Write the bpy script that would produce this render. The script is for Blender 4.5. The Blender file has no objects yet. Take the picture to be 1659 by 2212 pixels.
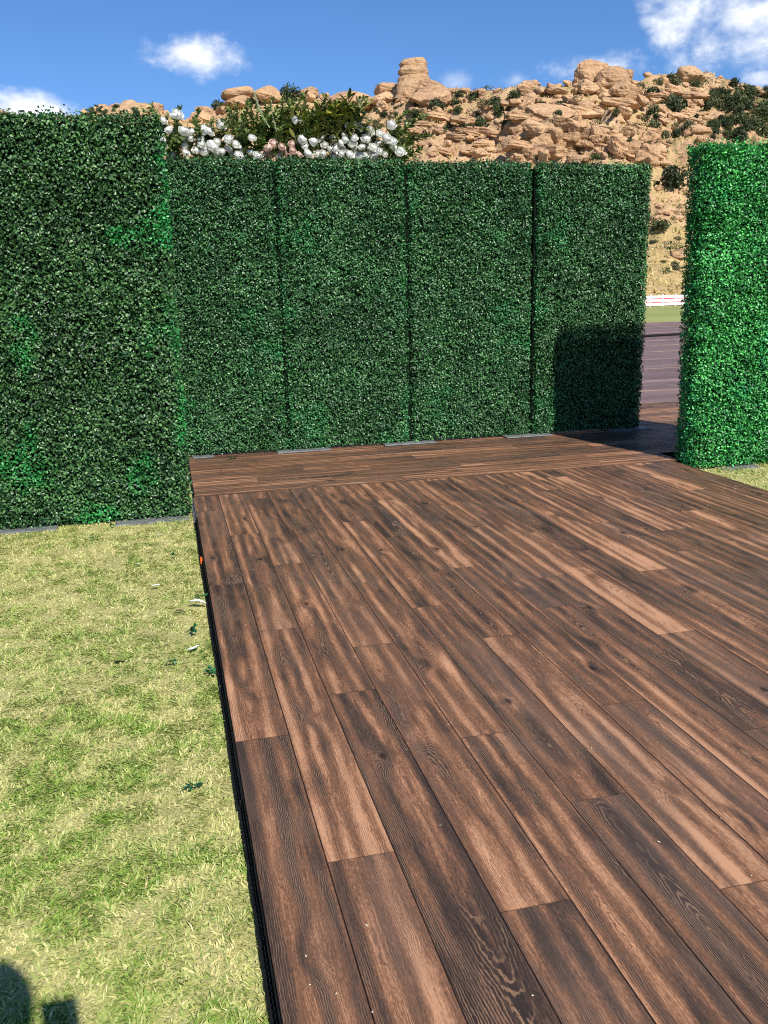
import bpy, bmesh, math, random
import numpy as np
from mathutils import Matrix, Vector

R = math.radians
sc = bpy.context.scene
COL = sc.collection
rng = np.random.default_rng(11)
random.seed(11)

# ------------------------------------------------------------------ camera
CAM_H = 1.40
F_PX, IMG_W, IMG_H = 1935.24, 1659.0, 2212.0
PITCH, ROLL, YAW = R(13.598), R(-1.6167), R(13.263)
fw = Vector((math.sin(YAW) * math.cos(PITCH), math.cos(YAW) * math.cos(PITCH), -math.sin(PITCH)))
rt0 = Vector((math.cos(YAW), -math.sin(YAW), 0))
up0 = rt0.cross(fw)
rt = math.cos(ROLL) * rt0 + math.sin(ROLL) * up0
up = -math.sin(ROLL) * rt0 + math.cos(ROLL) * up0
cd = bpy.data.cameras.new('camera')
cam = bpy.data.objects.new('camera', cd)
COL.objects.link(cam)
cam.matrix_world = Matrix(((rt.x, up.x, -fw.x, 0), (rt.y, up.y, -fw.y, 0), (rt.z, up.z, -fw.z, CAM_H), (0, 0, 0, 1)))
cd.sensor_fit = 'VERTICAL'
cd.sensor_height = 24.0
cd.lens = 24.0 * F_PX / IMG_H
cd.clip_start = 0.03
cd.clip_end = 3000
sc.camera = cam

def bearing(px, py):
    """unit direction from the viewpoint for a spot surveyed on the 1659 x 2212 photograph"""
    return (fw * F_PX + rt * (px - IMG_W / 2) - up * (py - IMG_H / 2)).normalized()

# ------------------------------------------------------------------ light, sky, exposure
SUN_EL = R(41.2)
SUN_AZ = math.atan2(0.205, -1.0)          # clockwise from +Y
to_sun = Vector((math.sin(SUN_AZ) * math.cos(SUN_EL), math.cos(SUN_AZ) * math.cos(SUN_EL), math.sin(SUN_EL)))
sd = bpy.data.lights.new('sun', 'SUN')
sd.energy = 5.0
sd.angle = R(0.53)
sd.color = (1.0, 0.95, 0.87)
sun = bpy.data.objects.new('sun', sd)
COL.objects.link(sun)
sun.rotation_euler = to_sun.to_track_quat('Z', 'Y').to_euler()
sun.location = (3, -8, 12)

sc.view_settings.view_transform = 'Standard'
sc.view_settings.look = 'None'
sc.view_settings.gamma = 1.0
sc.view_settings.use_curve_mapping = False
sc.view_settings.exposure = 0.45
sc.cycles.max_bounces = 6
sc.cycles.use_denoising = False
sc.cycles.filter_width = 1.1
sc.cycles.transparent_max_bounces = 6

# ---------------------------------------------------------------- node helper
class NT:
    def __init__(s, tree):
        s.t = tree; s.n = tree.nodes; s.l = tree.links
    def new(s, typ, **kw):
        n = s.n.new(typ)
        for k, v in kw.items(): setattr(n, k, v)
        return n
    def put(s, sock, v):
        if isinstance(v, S): s.l.new(v.s, sock)
        elif v is not None:
            if sock.type == 'RGBA' and len(v) == 3: v = (*v, 1)
            sock.default_value = v
    def math(s, op, *a, clamp=False):
        n = s.new('ShaderNodeMath', operation=op, use_clamp=clamp)
        for i, v in enumerate(a): s.put(n.inputs[i], v)
        return S(s, n.outputs[0])
    def vec(s, x=0.0, y=0.0, z=0.0):
        n = s.new('ShaderNodeCombineXYZ')
        for i, v in enumerate((x, y, z)): s.put(n.inputs[i], v)
        return S(s, n.outputs[0])
    def sep(s, v):
        n = s.new('ShaderNodeSeparateXYZ'); s.put(n.inputs[0], v)
        return [S(s, o) for o in n.outputs]
    def dot(s, a, b):
        n = s.new('ShaderNodeVectorMath', operation='DOT_PRODUCT')
        s.put(n.inputs[0], a); s.put(n.inputs[1], b)
        return S(s, n.outputs['Value'])
    def noise(s, v, scale=1.0, detail=2.0, rough=0.5, dist=0.0, color=False):
        n = s.new('ShaderNodeTexNoise')
        s.put(n.inputs['Vector'], v)
        n.inputs['Scale'].default_value = scale
        n.inputs['Detail'].default_value = detail
        n.inputs['Roughness'].default_value = rough
        n.inputs['Distortion'].default_value = dist
        return S(s, n.outputs['Color' if color else 'Fac'])
    def voronoi(s, v, scale=1.0, feature='F1', out='Distance'):
        n = s.new('ShaderNodeTexVoronoi', feature=feature)
        s.put(n.inputs['Vector'], v); n.inputs['Scale'].default_value = scale
        return S(s, n.outputs[out])
    def white(s, w):
        n = s.new('ShaderNodeTexWhiteNoise', noise_dimensions='1D')
        s.put(n.inputs['W'], w)
        n2 = s.new('ShaderNodeSeparateColor'); s.l.new(n.outputs['Color'], n2.inputs[0])
        return [S(s, o) for o in n2.outputs]
    def ramp(s, f, *stops, interp='LINEAR'):
        n = s.new('ShaderNodeValToRGB'); s.put(n.inputs[0], f)
        cr = n.color_ramp; cr.interpolation = interp
        while len(cr.elements) < len(stops): cr.elements.new(0.5)
        for e, (p, c) in zip(cr.elements, stops):
            e.position = p
            e.color = (c, c, c, 1) if isinstance(c, (int, float)) else (*c, 1)
        return S(s, n.outputs[0])
    def step(s, v, a, b):
        n = s.new('ShaderNodeMapRange', interpolation_type='SMOOTHSTEP')
        s.put(n.inputs[0], v); s.put(n.inputs[1], a); s.put(n.inputs[2], b)
        return S(s, n.outputs[0])
    def mix(s, f, a, b, blend='MIX'):
        n = s.new('ShaderNodeMix', data_type='RGBA', blend_type=blend)
        s.put(n.inputs[0], f); s.put(n.inputs[6], a); s.put(n.inputs[7], b)
        return S(s, n.outputs[2])
    def bump(s, h, strength=0.3, dist=0.01):
        n = s.new('ShaderNodeBump'); s.put(n.inputs['Height'], h)
        n.inputs['Strength'].default_value = strength; n.inputs['Distance'].default_value = dist
        return S(s, n.outputs[0])
    def attr(s, name):
        n = s.new('ShaderNodeAttribute', attribute_name=name)
        return S(s, n.outputs['Color'])
    def objcoord(s):
        return S(s, s.new('ShaderNodeTexCoord').outputs['Object'])
    def worldpos(s):
        return S(s, s.new('ShaderNodeNewGeometry').outputs['Position'])
    def rand(s):
        return S(s, s.new('ShaderNodeObjectInfo').outputs['Random'])

class S:
    def __init__(s, nt, sock): s.nt = nt; s.s = sock
    def __add__(s, o): return s.nt.math('ADD', s, o)
    def __sub__(s, o): return s.nt.math('SUBTRACT', s, o)
    def __rsub__(s, o): return s.nt.math('SUBTRACT', o, s)
    def __mul__(s, o): return s.nt.math('MULTIPLY', s, o)
    def __truediv__(s, o): return s.nt.math('DIVIDE', s, o)
    __radd__ = __add__; __rmul__ = __mul__
    def sin(s): return s.nt.math('SINE', s)
    def exp(s): return s.nt.math('EXPONENT', s)
    def sqrt(s): return s.nt.math('SQRT', s)
    def clamp(s): return s.nt.math('ADD', s, 0.0, clamp=True)
    def vscale(s, v):
        n = s.nt.new('ShaderNodeVectorMath', operation='MULTIPLY')
        s.nt.l.new(s.s, n.inputs[0]); s.nt.put(n.inputs[1], v)
        return S(s.nt, n.outputs[0])
    def vadd(s, v):
        n = s.nt.new('ShaderNodeVectorMath', operation='ADD')
        s.nt.l.new(s.s, n.inputs[0]); s.nt.put(n.inputs[1], v)
        return S(s.nt, n.outputs[0])

def material(name):
    m = bpy.data.materials.new(name); m.use_nodes = True
    nt = NT(m.node_tree)
    b = m.node_tree.nodes['Principled BSDF']
    return m, nt, b

def setp(nt, b, **kw):
    names = dict(color='Base Color', rough='Roughness', spec='Specular IOR Level', metal='Metallic', normal='Normal',
                 coat='Coat Weight', sub='Subsurface Weight')
    for k, v in kw.items(): nt.put(b.inputs[names[k]], v)

def plain(name, color, rough=0.6, var=0.25, scale=30.0, spec=0.3, metal=0.0, bump=0.0):
    m, nt, b = material(name)
    n = nt.noise(nt.objcoord(), scale, 4, 0.6)
    c0 = tuple(c * (1 - var) for c in color); c1 = tuple(min(1, c * (1 + var)) for c in color)
    setp(nt, b, color=nt.ramp(n, (0.3, c0), (0.7, c1)), rough=rough, spec=spec, metal=metal)
    if bump: setp(nt, b, normal=nt.bump(n, bump, 0.01))
    return m

# ------------------------------------------------------------------ world
wd = bpy.data.worlds.new('World'); sc.world = wd; wd.use_nodes = True
W = NT(wd.node_tree)
SKY = 0.074
sky = W.new('ShaderNodeTexSky', sky_type='NISHITA')
sky.sun_disc = False
sky.sun_elevation = SUN_EL
sky.sun_rotation = SUN_AZ
sky.altitude = 300
sky.air_density = 1.0
sky.dust_density = 0.25
sky.ozone_density = 3.0
dirv = S(W, W.new('ShaderNodeTexCoord').outputs['Generated'])
cn_soft = W.noise(dirv, 9.0, 7, 0.58, 0.3)
cn_fine = W.noise(dirv.vscale((1, 1, 1.7)), 30.0, 5, 0.6)
dens = None
def cloud(d, su, sv, gain, bias=0.0):
    """one cloud round a fixed direction of the sky; su, sv are its half width and height in radians"""
    global dens
    d = Vector(d).normalized()
    r_ = d.cross(Vector((0, 0, 1))).normalized(); u_ = r_.cross(d)
    a = W.dot(dirv, tuple(r_ / su)); b = W.dot(dirv, tuple(u_ / sv)); f = W.dot(dirv, tuple(d))
    m = 1.0 + bias - (a * a + b * b).sqrt()
    m = m + (cn_soft - 0.5) * 3.0 + (cn_fine - 0.5) * 1.3
    m = W.step(m, 0.05, 1.15) * W.step(f, 0.2, 0.4) * gain
    dens = m if dens is None else W.math('MAXIMUM', dens, m)
for px, py, w_, h_, g in [(410, 120, 125, 42, 1.0), (1275, 150, 135, 42, 1.0), (1625, 45, 150, 85, 1.0), (40, 245, 90, 34, 1.0),
                          (1405, 47, 30, 16, .45), (1640, 170, 45, 24, .8), (985, 180, 35, 22, .4), (1120, 172, 40, 22, .45)]:
    cloud(bearing(px, py), w_ / F_PX, h_ / F_PX, g, .30 if px > 1500 and py < 100 else .0)
for az, el, su, sv in [(75, 17, .12, .05), (130, 26, .16, .07), (215, 28, .13, .06),
                       (290, 22, .15, .06), (325, 15, .09, .04)]:
    cloud((math.sin(R(az)) * math.cos(R(el)), math.cos(R(az)) * math.cos(R(el)), math.sin(R(el))), su, sv, .9)
skyc = W.mix(1.0, S(W, sky.outputs[0]), (0.63, 0.92, 1.30), 'MULTIPLY')
shade = W.ramp(cn_fine, (0.3, (8.6, 9.3, 10.8)), (0.65, (12.0, 12.2, 12.5)))
bg = W.n['Background']
W.put(bg.inputs['Color'], W.mix(dens, skyc, shade))
bg.inputs['Strength'].default_value = SKY

# ------------------------------------------------------------------ object helpers
def tag(o, label=None, cat=None, group=None, kind=None):
    if label: o['label'] = label
    if cat: o['category'] = cat
    if group: o['group'] = group
    if kind: o['kind'] = kind
    return o

def link(name, data, parent=None, loc=(0, 0, 0), rot=(0, 0, 0), scale=(1, 1, 1)):
    o = bpy.data.objects.new(name, data)
    COL.objects.link(o)
    o.location = loc; o.rotation_euler = rot; o.scale = scale
    if parent: o.parent = parent
    return o

def empty(name, loc=(0, 0, 0), rz=0.0):
    o = link(name, None, None, loc, (0, 0, rz)); o.empty_display_size = 0.1
    return o

def np_mesh(name, V, F, mat, smooth=False, col=None):
    """V (n,3); F list of (m,k) index arrays; col (n,3) optional point colours"""
    me = bpy.data.meshes.new(name)
    F = [np.asarray(f, dtype=np.int32) for f in (F if isinstance(F, list) else [F])]
    F = [f for f in F if len(f)]
    loops = np.concatenate([f.ravel() for f in F])
    tot = np.concatenate([np.full(len(f), f.shape[1], dtype=np.int32) for f in F])
    start = np.concatenate([[0], np.cumsum(tot)[:-1]]).astype(np.int32)
    me.vertices.add(len(V)); me.vertices.foreach_set('co', np.asarray(V, dtype=np.float32).ravel())
    me.loops.add(len(loops)); me.loops.foreach_set('vertex_index', loops)
    me.polygons.add(len(tot)); me.polygons.foreach_set('loop_start', start); me.polygons.foreach_set('loop_total', tot)
    if smooth: me.polygons.foreach_set('use_smooth', np.ones(len(tot), dtype=bool))
    me.update(calc_edges=True)
    if col is not None:
        a = me.color_attributes.new('tint', 'FLOAT_COLOR', 'POINT')
        c = np.ones((len(V), 4), dtype=np.float32); c[:, :3] = col
        a.data.foreach_set('color', c.ravel())
    if mat: me.materials.append(mat)
    return me

def bm_mesh(name, bm, mat, smooth=False):
    me = bpy.data.meshes.new(name); bm.to_mesh(me); bm.free()
    if smooth:
        for p in me.polygons: p.use_smooth = True
    if mat: me.materials.append(mat)
    return me

def bm_box(bm, x0, x1, y0, y1, z0, z1, bevel=0.0):
    g = bmesh.ops.create_cube(bm, size=1.0)
    for v in g['verts']:
        v.co = Vector((x0 + (v.co.x + .5) * (x1 - x0), y0 + (v.co.y + .5) * (y1 - y0), z0 + (v.co.z + .5) * (z1 - z0)))
    if bevel:
        es = list({e for v in g['verts'] for e in v.link_edges})
        bmesh.ops.bevel(bm, geom=es, offset=bevel, segments=1, affect='EDGES')

def box_mesh(name, mat, *a, bevel=0.0):
    bm = bmesh.new(); bm_box(bm, *a, bevel=bevel)
    return bm_mesh(name, bm, mat)

def tube(pts, rad, sides=6):
    pts = [Vector(p) for p in pts]
    V, F = [], []
    n = len(pts)
    for i, p in enumerate(pts):
        t = (pts[min(i + 1, n - 1)] - pts[max(i - 1, 0)]).normalized()
        a = t.orthogonal().normalized(); b = t.cross(a)
        r_ = rad[i] if hasattr(rad, '__len__') else rad
        for k in range(sides):
            th = 2 * math.pi * k / sides
            V.append(p + (a * math.cos(th) + b * math.sin(th)) * r_)
    for i in range(n - 1):
        for k in range(sides):
            F.append((i * sides + k, i * sides + (k + 1) % sides, (i + 1) * sides + (k + 1) % sides, (i + 1) * sides + k))
    return np.array([tuple(v) for v in V]), np.array(F)

def norm(v): return v / np.maximum(np.linalg.norm(v, axis=-1, keepdims=True), 1e-9)

def _h(ix, iy, seed):
    n = (ix.astype(np.int64) * 374761393 + iy.astype(np.int64) * 668265263 + seed * 974634777) & 0x7fffffff
    n = ((n ^ (n >> 13)) * 1274126177) & 0x7fffffff
    return ((n ^ (n >> 16)) & 0xffff) / 65535.0

def vnoise(x, y, seed=0):
    x = np.asarray(x, float); y = np.asarray(y, float)
    ix = np.floor(x); iy = np.floor(y); fx = x - ix; fy = y - iy
    fx = fx * fx * (3 - 2 * fx); fy = fy * fy * (3 - 2 * fy)
    a = _h(ix, iy, seed); b = _h(ix + 1, iy, seed); c = _h(ix, iy + 1, seed); d = _h(ix + 1, iy + 1, seed)
    return (a * (1 - fx) + b * fx) * (1 - fy) + (c * (1 - fx) + d * fx) * fy

def fbm(x, y, octv=4, seed=0, gain=0.5):
    s, a, t = 0, 1.0, 0
    for o in range(octv):
        s = s + a * vnoise(np.asarray(x) * 2 ** o + 17.3 * o, np.asarray(y) * 2 ** o - 9.1 * o, seed + o); t += a; a *= gain
    return s / t

GZ = -0.06            # lawn level; the deck's walking surface is z = 0

# ------------------------------------------------------------------ materials
def mat_wood():
    m, nt, b = material('wood_print')
    x, y, z = nt.sep(nt.objcoord())
    ob = nt.rand()
    r1, r2, r3 = nt.white(ob * 517.0)
    r4, r5, r6 = nt.white(ob * 913.0 + 3.7)
    WD, LN = 0.177, 1.69
    ox, oy = r1 * 31.0, r2 * 47.0
    P = nt.vec(x + ox, y + oy, r3 * 23.0)
    n1 = nt.noise(P.vscale((5.0, 1.5, 1)), 1.0, 2, 0.5) - 0.5
    n2 = nt.noise(P.vscale((20.0, 6.0, 1)), 1.0, 3, 0.55) - 0.5
    n3 = nt.noise(P.vscale((75.0, 26.0, 1)), 1.0, 2, 0.55) - 0.5
    # a plane cutting slightly askew through growth rings
    X = x + n1 * 0.035 + n2 * 0.012 - WD * (r4 * 0.5 + 0.25)
    Z = 0.010 + (y - r6 * LN) * ((r5 - 0.5) * 0.10) + n1 * 0.05 + (nt.noise(nt.vec(y * 1.6 + oy, r3 * 9.0), 1.0, 1) - 0.5) * 0.11
    r = (X * X + Z * Z).sqrt()
    kx = x - WD * (r2 * 0.5 + 0.25); ky = y - LN * (r3 * 0.7 + 0.15)
    kd = (kx * kx) * 900.0 + (ky * ky) * 190.0
    kn = (kd * -1.0).exp()
    r = r + kn * 0.036 + n2 * 0.012 + n3 * 0.0060
    rings = (r * (6.2832 / 0.0050) + n3 * 2.2).sin() * 0.5 + 0.5
    slow = (r * (6.2832 / 0.062) + r4 * 6.0).sin() * 0.5 + 0.5
    Q = nt.vec(x + n2 * 0.010 + ox, y + oy, r3 * 23.0)
    st = nt.noise(Q.vscale((34.0, 0.8, 1)), 1.0, 5, 0.62, 0.2)
    st2 = nt.noise(P.vscale((8.0, 1.3, 1)).vadd((5, 3, 8)), 1.0, 4, 0.6, 0.8)
    fib = nt.noise(Q.vscale((330.0, 9.0, 1)), 1.0, 4, 0.75)
    spk = nt.noise(P.vscale((260.0, 70.0, 1)), 1.0, 3, 0.7)
    # dark and light zones that run along the plank, ragged with fibres
    t = (slow - 0.5) * 0.34 + (st - 0.5) * 0.85 + (st2 - 0.5) * 1.12 + (r5 - 0.5) * 0.38 + (y / LN - 0.5) * ((r6 - 0.62) * 0.42)
    t = t - kn * 0.14 + 0.50
    t = t + (fib - 0.5) * 0.85 + (spk - 0.5) * 0.70
    base = nt.ramp(t, (0.08, (0.034, 0.025, 0.022)), (0.30, (0.066, 0.043, 0.034)), (0.48, (0.135, 0.071, 0.044)),
                   (0.66, (0.27, 0.140, 0.080)), (0.92, (0.50, 0.280, 0.165)))
    # growth lines: pale where the print is dark, dark where it is pale
    zone = nt.step(nt.noise(P.vscale((12.0, 3.0, 1)).vadd((2, 9, 4)), 1.0, 2), 0.38, 0.60)
    brk = nt.step(fib, 0.34, 0.58)
    line = nt.step(rings, 0.62, 0.90) * (zone * 0.85 + 0.15) * (brk * 0.6 + 0.4)
    dark = nt.step(t, 0.60, 0.38)
    base = nt.mix(line * dark * 0.80, base, (0.30, 0.185, 0.11))
    base = nt.mix(line * (1.0 - dark) * 0.75, base, (0.070, 0.037, 0.025))
    # greyed, worn passages
    gz = nt.step(nt.noise(P.vscale((7.0, 1.0, 1)).vadd((7, 1, 3)), 1.0, 3), 0.48, 0.70)
    base = nt.mix(gz * 0.5, base, nt.mix(0.5, base, (0.135, 0.105, 0.09)))
    core = nt.step(kd, 0.16, 0.02) * nt.step(r6, 0.45, 0.5)
    base = nt.mix(core * 0.8, base, (0.018, 0.012, 0.010))
    # the joint printed dark round every board
    em = nt.math('MINIMUM', nt.math('MINIMUM', x, WD - x), y)
    base = nt.mix(nt.step(em, 0.0032, 0.0012) * 0.75, base, (0.016, 0.011, 0.010))
    # dust and scuffs lying over everything, in place on the floor
    wp = nt.worldpos()
    dust = nt.step(nt.noise(wp, 1.3, 5, 0.65), 0.52, 0.80)
    base = nt.mix(dust * 0.12, base, (0.33, 0.27, 0.23))
    base = nt.mix(1.0, base, (1.0, 0.945, 0.885), 'MULTIPLY')
    grit = nt.step(nt.noise(wp, 210.0, 2, 0.5), 0.73, 0.78)
    base = nt.mix(grit * 0.4, base, (0.5, 0.42, 0.35))
    setp(nt, b, color=base, rough=nt.ramp(nt.noise(wp, 3.0, 4), (0.3, 0.46), (0.7, 0.62)), spec=0.20)
    setp(nt, b, normal=nt.bump(fib * 0.8 + rings * 0.25 + spk * 0.4, 0.25, 0.002))
    return m
M_WOOD = mat_wood()

def mat_floor_far():
    """the same print on the big floor behind the hedge, boards too far off to tell apart"""
    m, nt, b = material('wood_print_far')
    x, y, z = nt.sep(nt.worldpos())
    row = nt.math('FLOOR', y / 0.178)
    q = nt.white(row + 0.5)
    seg = nt.math('FLOOR', (x + q[0] * 1.69) / 1.69)
    q2 = nt.white(row * 7.13 + seg * 3.71)
    st = nt.noise(nt.vec(x * 0.9 + q2[1] * 30.0, y * 26.0, q2[2] * 9.0), 1.0, 4, 0.6)
    t = st * 0.7 + q2[0] * 0.22 + 0.04
    c = nt.ramp(t, (0.2, (0.07, 0.045, 0.042)), (0.5, (0.16, 0.102, 0.090)), (0.8, (0.29, 0.19, 0.165)))  # paler and mauve: the far floor's grazing sheen is put into the colour
    big = nt.noise(nt.vec(x, y * 1.0, 0.0), 0.5, 4)
    c = nt.mix(nt.step(big, 0.35, 0.75) * 0.45, c, (0.23, 0.165, 0.16))
    setp(nt, b, color=c, rough=0.5, spec=0.4, normal=nt.bump(st, 0.15, 0.003))
    return m

def mat_leaf(name, shift=(1, 1, 1), bright=0.0, rough=0.38, spec=0.45, var=0.26):
    m, nt, b = material(name)
    c = nt.attr('tint')
    wp = nt.worldpos()
    big = nt.noise(wp, 2.2, 3)
    c = nt.mix(1.0, c, nt.ramp(big, (0.3, tuple((1 - var) * s for s in shift)), (0.7, tuple((1 + var) * s for s in shift))), 'MULTIPLY')
    setp(nt, b, color=c, rough=rough, spec=spec)
    tr = nt.new('ShaderNodeBsdfTranslucent'); nt.put(tr.inputs[0], nt.mix(1.0, c, (0.9, 1.5, 0.6), 'MULTIPLY'))
    mx = nt.new('ShaderNodeMixShader'); mx.inputs[0].default_value = 0.04 + bright
    nt.l.new(b.outputs[0], mx.inputs[1]); nt.l.new(tr.outputs[0], mx.inputs[2])
    nt.l.new(mx.outputs[0], nt.n['Material Output'].inputs[0])
    return m

def mat_ground():
    m, nt, b = material('lawn_soil')
    wp = nt.worldpos()
    x, y, z = nt.sep(wp)
    n = nt.noise(wp, 2.2, 4, 0.6); f = nt.noise(wp, 130.0, 3, 0.7); g = nt.noise(wp, 0.12, 4, 0.6)
    near = nt.ramp(n * 0.25 + f * 0.8, (0.3, (0.20, 0.20, 0.070)), (0.55, (0.41, 0.39, 0.160)), (0.8, (0.58, 0.54, 0.26)))
    far = nt.ramp(g * 0.7 + f * 0.25 + n * 0.2, (0.35, (0.19, 0.235, 0.070)), (0.75, (0.34, 0.35, 0.135)))
    c = nt.mix(nt.step(y, 14.0, 30.0), near, far)
    setp(nt, b, color=c, rough=0.9, spec=0.1, normal=nt.bump(f, 0.6, 0.01))
    return m

def rock_nodes(nt, wp, scale=1.0):
    x, y, z = nt.sep(wp)
    big = nt.noise(wp, 0.10 * scale, 4, 0.6)
    med = nt.noise(wp, 0.7 * scale, 6, 0.65)
    fine = nt.noise(wp, 5.0 * scale, 4, 0.7)
    lay = nt.noise(nt.vec(x * 0.10, y * 0.10, z * 1.3 + x * 0.18), 1.0 * scale, 5, 0.65)
    t = big * 0.35 + med * 0.45 + lay * 0.35 - 0.08
    c = nt.ramp(t, (0.25, (0.32, 0.19, 0.105)), (0.45, (0.50, 0.315, 0.18)), (0.62, (0.62, 0.415, 0.245)), (0.85, (0.72, 0.52, 0.34)))
    grey = nt.step(nt.noise(wp, 0.33 * scale, 5, 0.65), 0.56, 0.76)
    c = nt.mix(grey * 0.5, c, (0.34, 0.27, 0.21))
    c = nt.mix(nt.step(nt.noise(wp, 1.1 * scale, 6, 0.75), 0.56, 0.74) * 0.42, c, (0.24, 0.15, 0.09))
    c = nt.mix(nt.step(fine, 0.58, 0.74) * 0.28, c, (0.20, 0.13, 0.08))
    crack = nt.step(lay, 0.42, 0.35)
    c = nt.mix(crack * 0.55, c, (0.13, 0.08, 0.05))
    return c, med, fine, lay

def mat_rock():
    m, nt, b = material('sandstone')
    wp = nt.worldpos()
    c, med, fine, lay = rock_nodes(nt, wp)
    r1, r2, r3 = nt.white(nt.rand() * 311.0)
    c = nt.mix(0.6, c, nt.mix(1.0, c, nt.ramp(r1, (0.0, (0.72, 0.70, 0.68)), (0.5, (1.0, 0.96, 0.92)), (1.0, (1.18, 1.14, 1.10))), 'MULTIPLY'))
    setp(nt, b, color=c, rough=0.92, spec=0.12, normal=nt.bump(med * 1.4 + lay * 1.3 + fine * 0.35, 0.9, 0.6))
    return m

def mat_hill():
    m, nt, b = material('dry_hillside')
    wp = nt.worldpos()
    x, y, z = nt.sep(wp)
    c, med, fine, lay = rock_nodes(nt, wp)
    rocky = nt.attr('tint')
    gr = nt.noise(wp.vscale((1, 1, 2.5)), 0.9, 5, 0.7)
    grass = nt.ramp(gr * 0.75 + fine * 0.3, (0.28, (0.27, 0.19, 0.085)), (0.5, (0.47, 0.34, 0.155)), (0.75, (0.60, 0.45, 0.23)))
    ro = nt.sep(rocky)
    mask = nt.step(ro[0] + (med - 0.5) * 0.5 + (lay - 0.5) * 0.4, 0.36, 0.52)
    c = nt.mix(mask, grass, c)
    scrub = nt.step(nt.noise(wp, 0.45, 5, 0.7) + (ro[1] - 0.5) * 0.75, 0.60, 0.72)
    c = nt.mix(scrub * 0.8, c, nt.ramp(fine, (0.3, (0.045, 0.055, 0.020)), (0.7, (0.14, 0.14, 0.055))))
    setp(nt, b, color=c, rough=0.95, spec=0.08, normal=nt.bump(med * 1.2 + lay * 1.1 + fine * 0.4, 0.9, 0.6))
    return m

def mat_metal_plate():
    m, nt, b = material('galvanised_plate')
    oc = nt.objcoord()
    n = nt.noise(oc, 14.0, 5, 0.65); f = nt.noise(oc.vscale((1, 12, 1)), 40.0, 3)
    setp(nt, b, color=nt.ramp(n, (0.3, (0.10, 0.115, 0.11)), (0.7, (0.24, 0.26, 0.25))), rough=nt.ramp(f, (0.3, 0.45), (0.7, 0.7)), spec=0.4, metal=0.25)
    return m

M_FLOOR = mat_floor_far()
M_BOX = mat_leaf('boxwood_leaf')
M_BOX_BRIGHT = mat_leaf('boxwood_leaf_bright', (0.88, 1.60, 1.12), 0.05)
M_BACK = plain('hedge_backing', (0.003, 0.008, 0.004), 0.9, 0.4, 20, 0.1)  # near-black: shade in the gaps between leaves is put into this colour
M_GROUND = mat_ground()
M_ROCK = mat_rock()
M_HILL = mat_hill()
M_PLATE = mat_metal_plate()
M_BLACK = plain('black_plastic', (0.008, 0.008, 0.009), 0.7, 0.4, 40, 0.15)
M_GREYRUB = plain('grey_ribbed_plastic', (0.16, 0.16, 0.17), 0.55, 0.3, 60, 0.4)
M_ORANGE = plain('orange_plastic', (0.75, 0.13, 0.02), 0.5, 0.2, 80)
M_STEEL = plain('frame_steel', (0.10, 0.10, 0.10), 0.45, 0.3, 30, 0.5, 0.5)
M_WHITE = plain('white_vinyl', (0.80, 0.80, 0.79), 0.5, 0.05, 6)
def mat_petal(name, color):
    m, nt, b = material(name)
    c = nt.mix(nt.noise(nt.objcoord(), 3.0, 3), color, tuple(k * .9 for k in color))
    setp(nt, b, color=c, rough=0.7, spec=0.2)
    tr = nt.new('ShaderNodeBsdfTranslucent'); nt.put(tr.inputs[0], c)
    mx = nt.new('ShaderNodeMixShader'); mx.inputs[0].default_value = 0.22
    nt.l.new(b.outputs[0], mx.inputs[1]); nt.l.new(tr.outputs[0], mx.inputs[2])
    nt.l.new(mx.outputs[0], nt.n['Material Output'].inputs[0])
    return m
M_PETAL = mat_petal('white_petal', (0.90, 0.895, 0.84))
M_BLUSH = mat_petal('blush_petal', (0.82, 0.62, 0.52))
M_GREEN = mat_leaf('garland_leaf', (1, 1, 1), 0.12, 0.45)
M_GRASS = mat_leaf('grass_blade', (1.12, 1.12, 1.0), 0.16, 0.55, 0.4, 0.06)
M_SHRUB = mat_leaf('shrub_leaf', (1, 1, 1), 0.08, 0.7)
M_BARK = plain('bark', (0.10, 0.07, 0.05), 0.9, 0.4, 20)
M_RED = plain('red_tarp', (0.50, 0.030, 0.035), 0.5, 0.25, 3)

# ------------------------------------------------------------------ ground
g = 900.0
bm = bmesh.new()
bmesh.ops.create_grid(bm, x_segments=8, y_segments=8, size=g)
for v in bm.verts: v.co.z = GZ
tag(link('ground', bm_mesh('ground', bm, M_GROUND)), kind='structure')

# ------------------------------------------------------------------ hill
RIDGE_PX = [(-420, 262), (-250, 258), (-120, 252), (0, 246), (60, 256), (120, 262), (160, 250), (230, 228), (290, 220), (335, 232), (385, 258),
            (440, 252), (480, 232), (505, 216), (560, 212), (640, 203), (700, 214), (760, 222), (800, 224), (830, 210),
            (870, 192), (930, 182), (975, 196), (1000, 201), (1050, 198), (1100, 191), (1150, 188), (1200, 186), (1250, 182),
            (1340, 176), (1370, 178), (1400, 167), (1440, 161), (1480, 158), (1520, 161), (1560, 172), (1600, 184), (1659, 193),
            (1760, 205), (1900, 225), (2100, 262), (2400, 330)]
_b = [bearing(*p) for p in RIDGE_PX]
R_AZ = np.array([math.atan2(d.x, d.y) for d in _b]); R_EL = np.array([math.asin(d.z) for d in _b])
_o = np.argsort(R_AZ); R_AZ = R_AZ[_o]; R_EL = R_EL[_o]
FOOT_Y = 74.0

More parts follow.
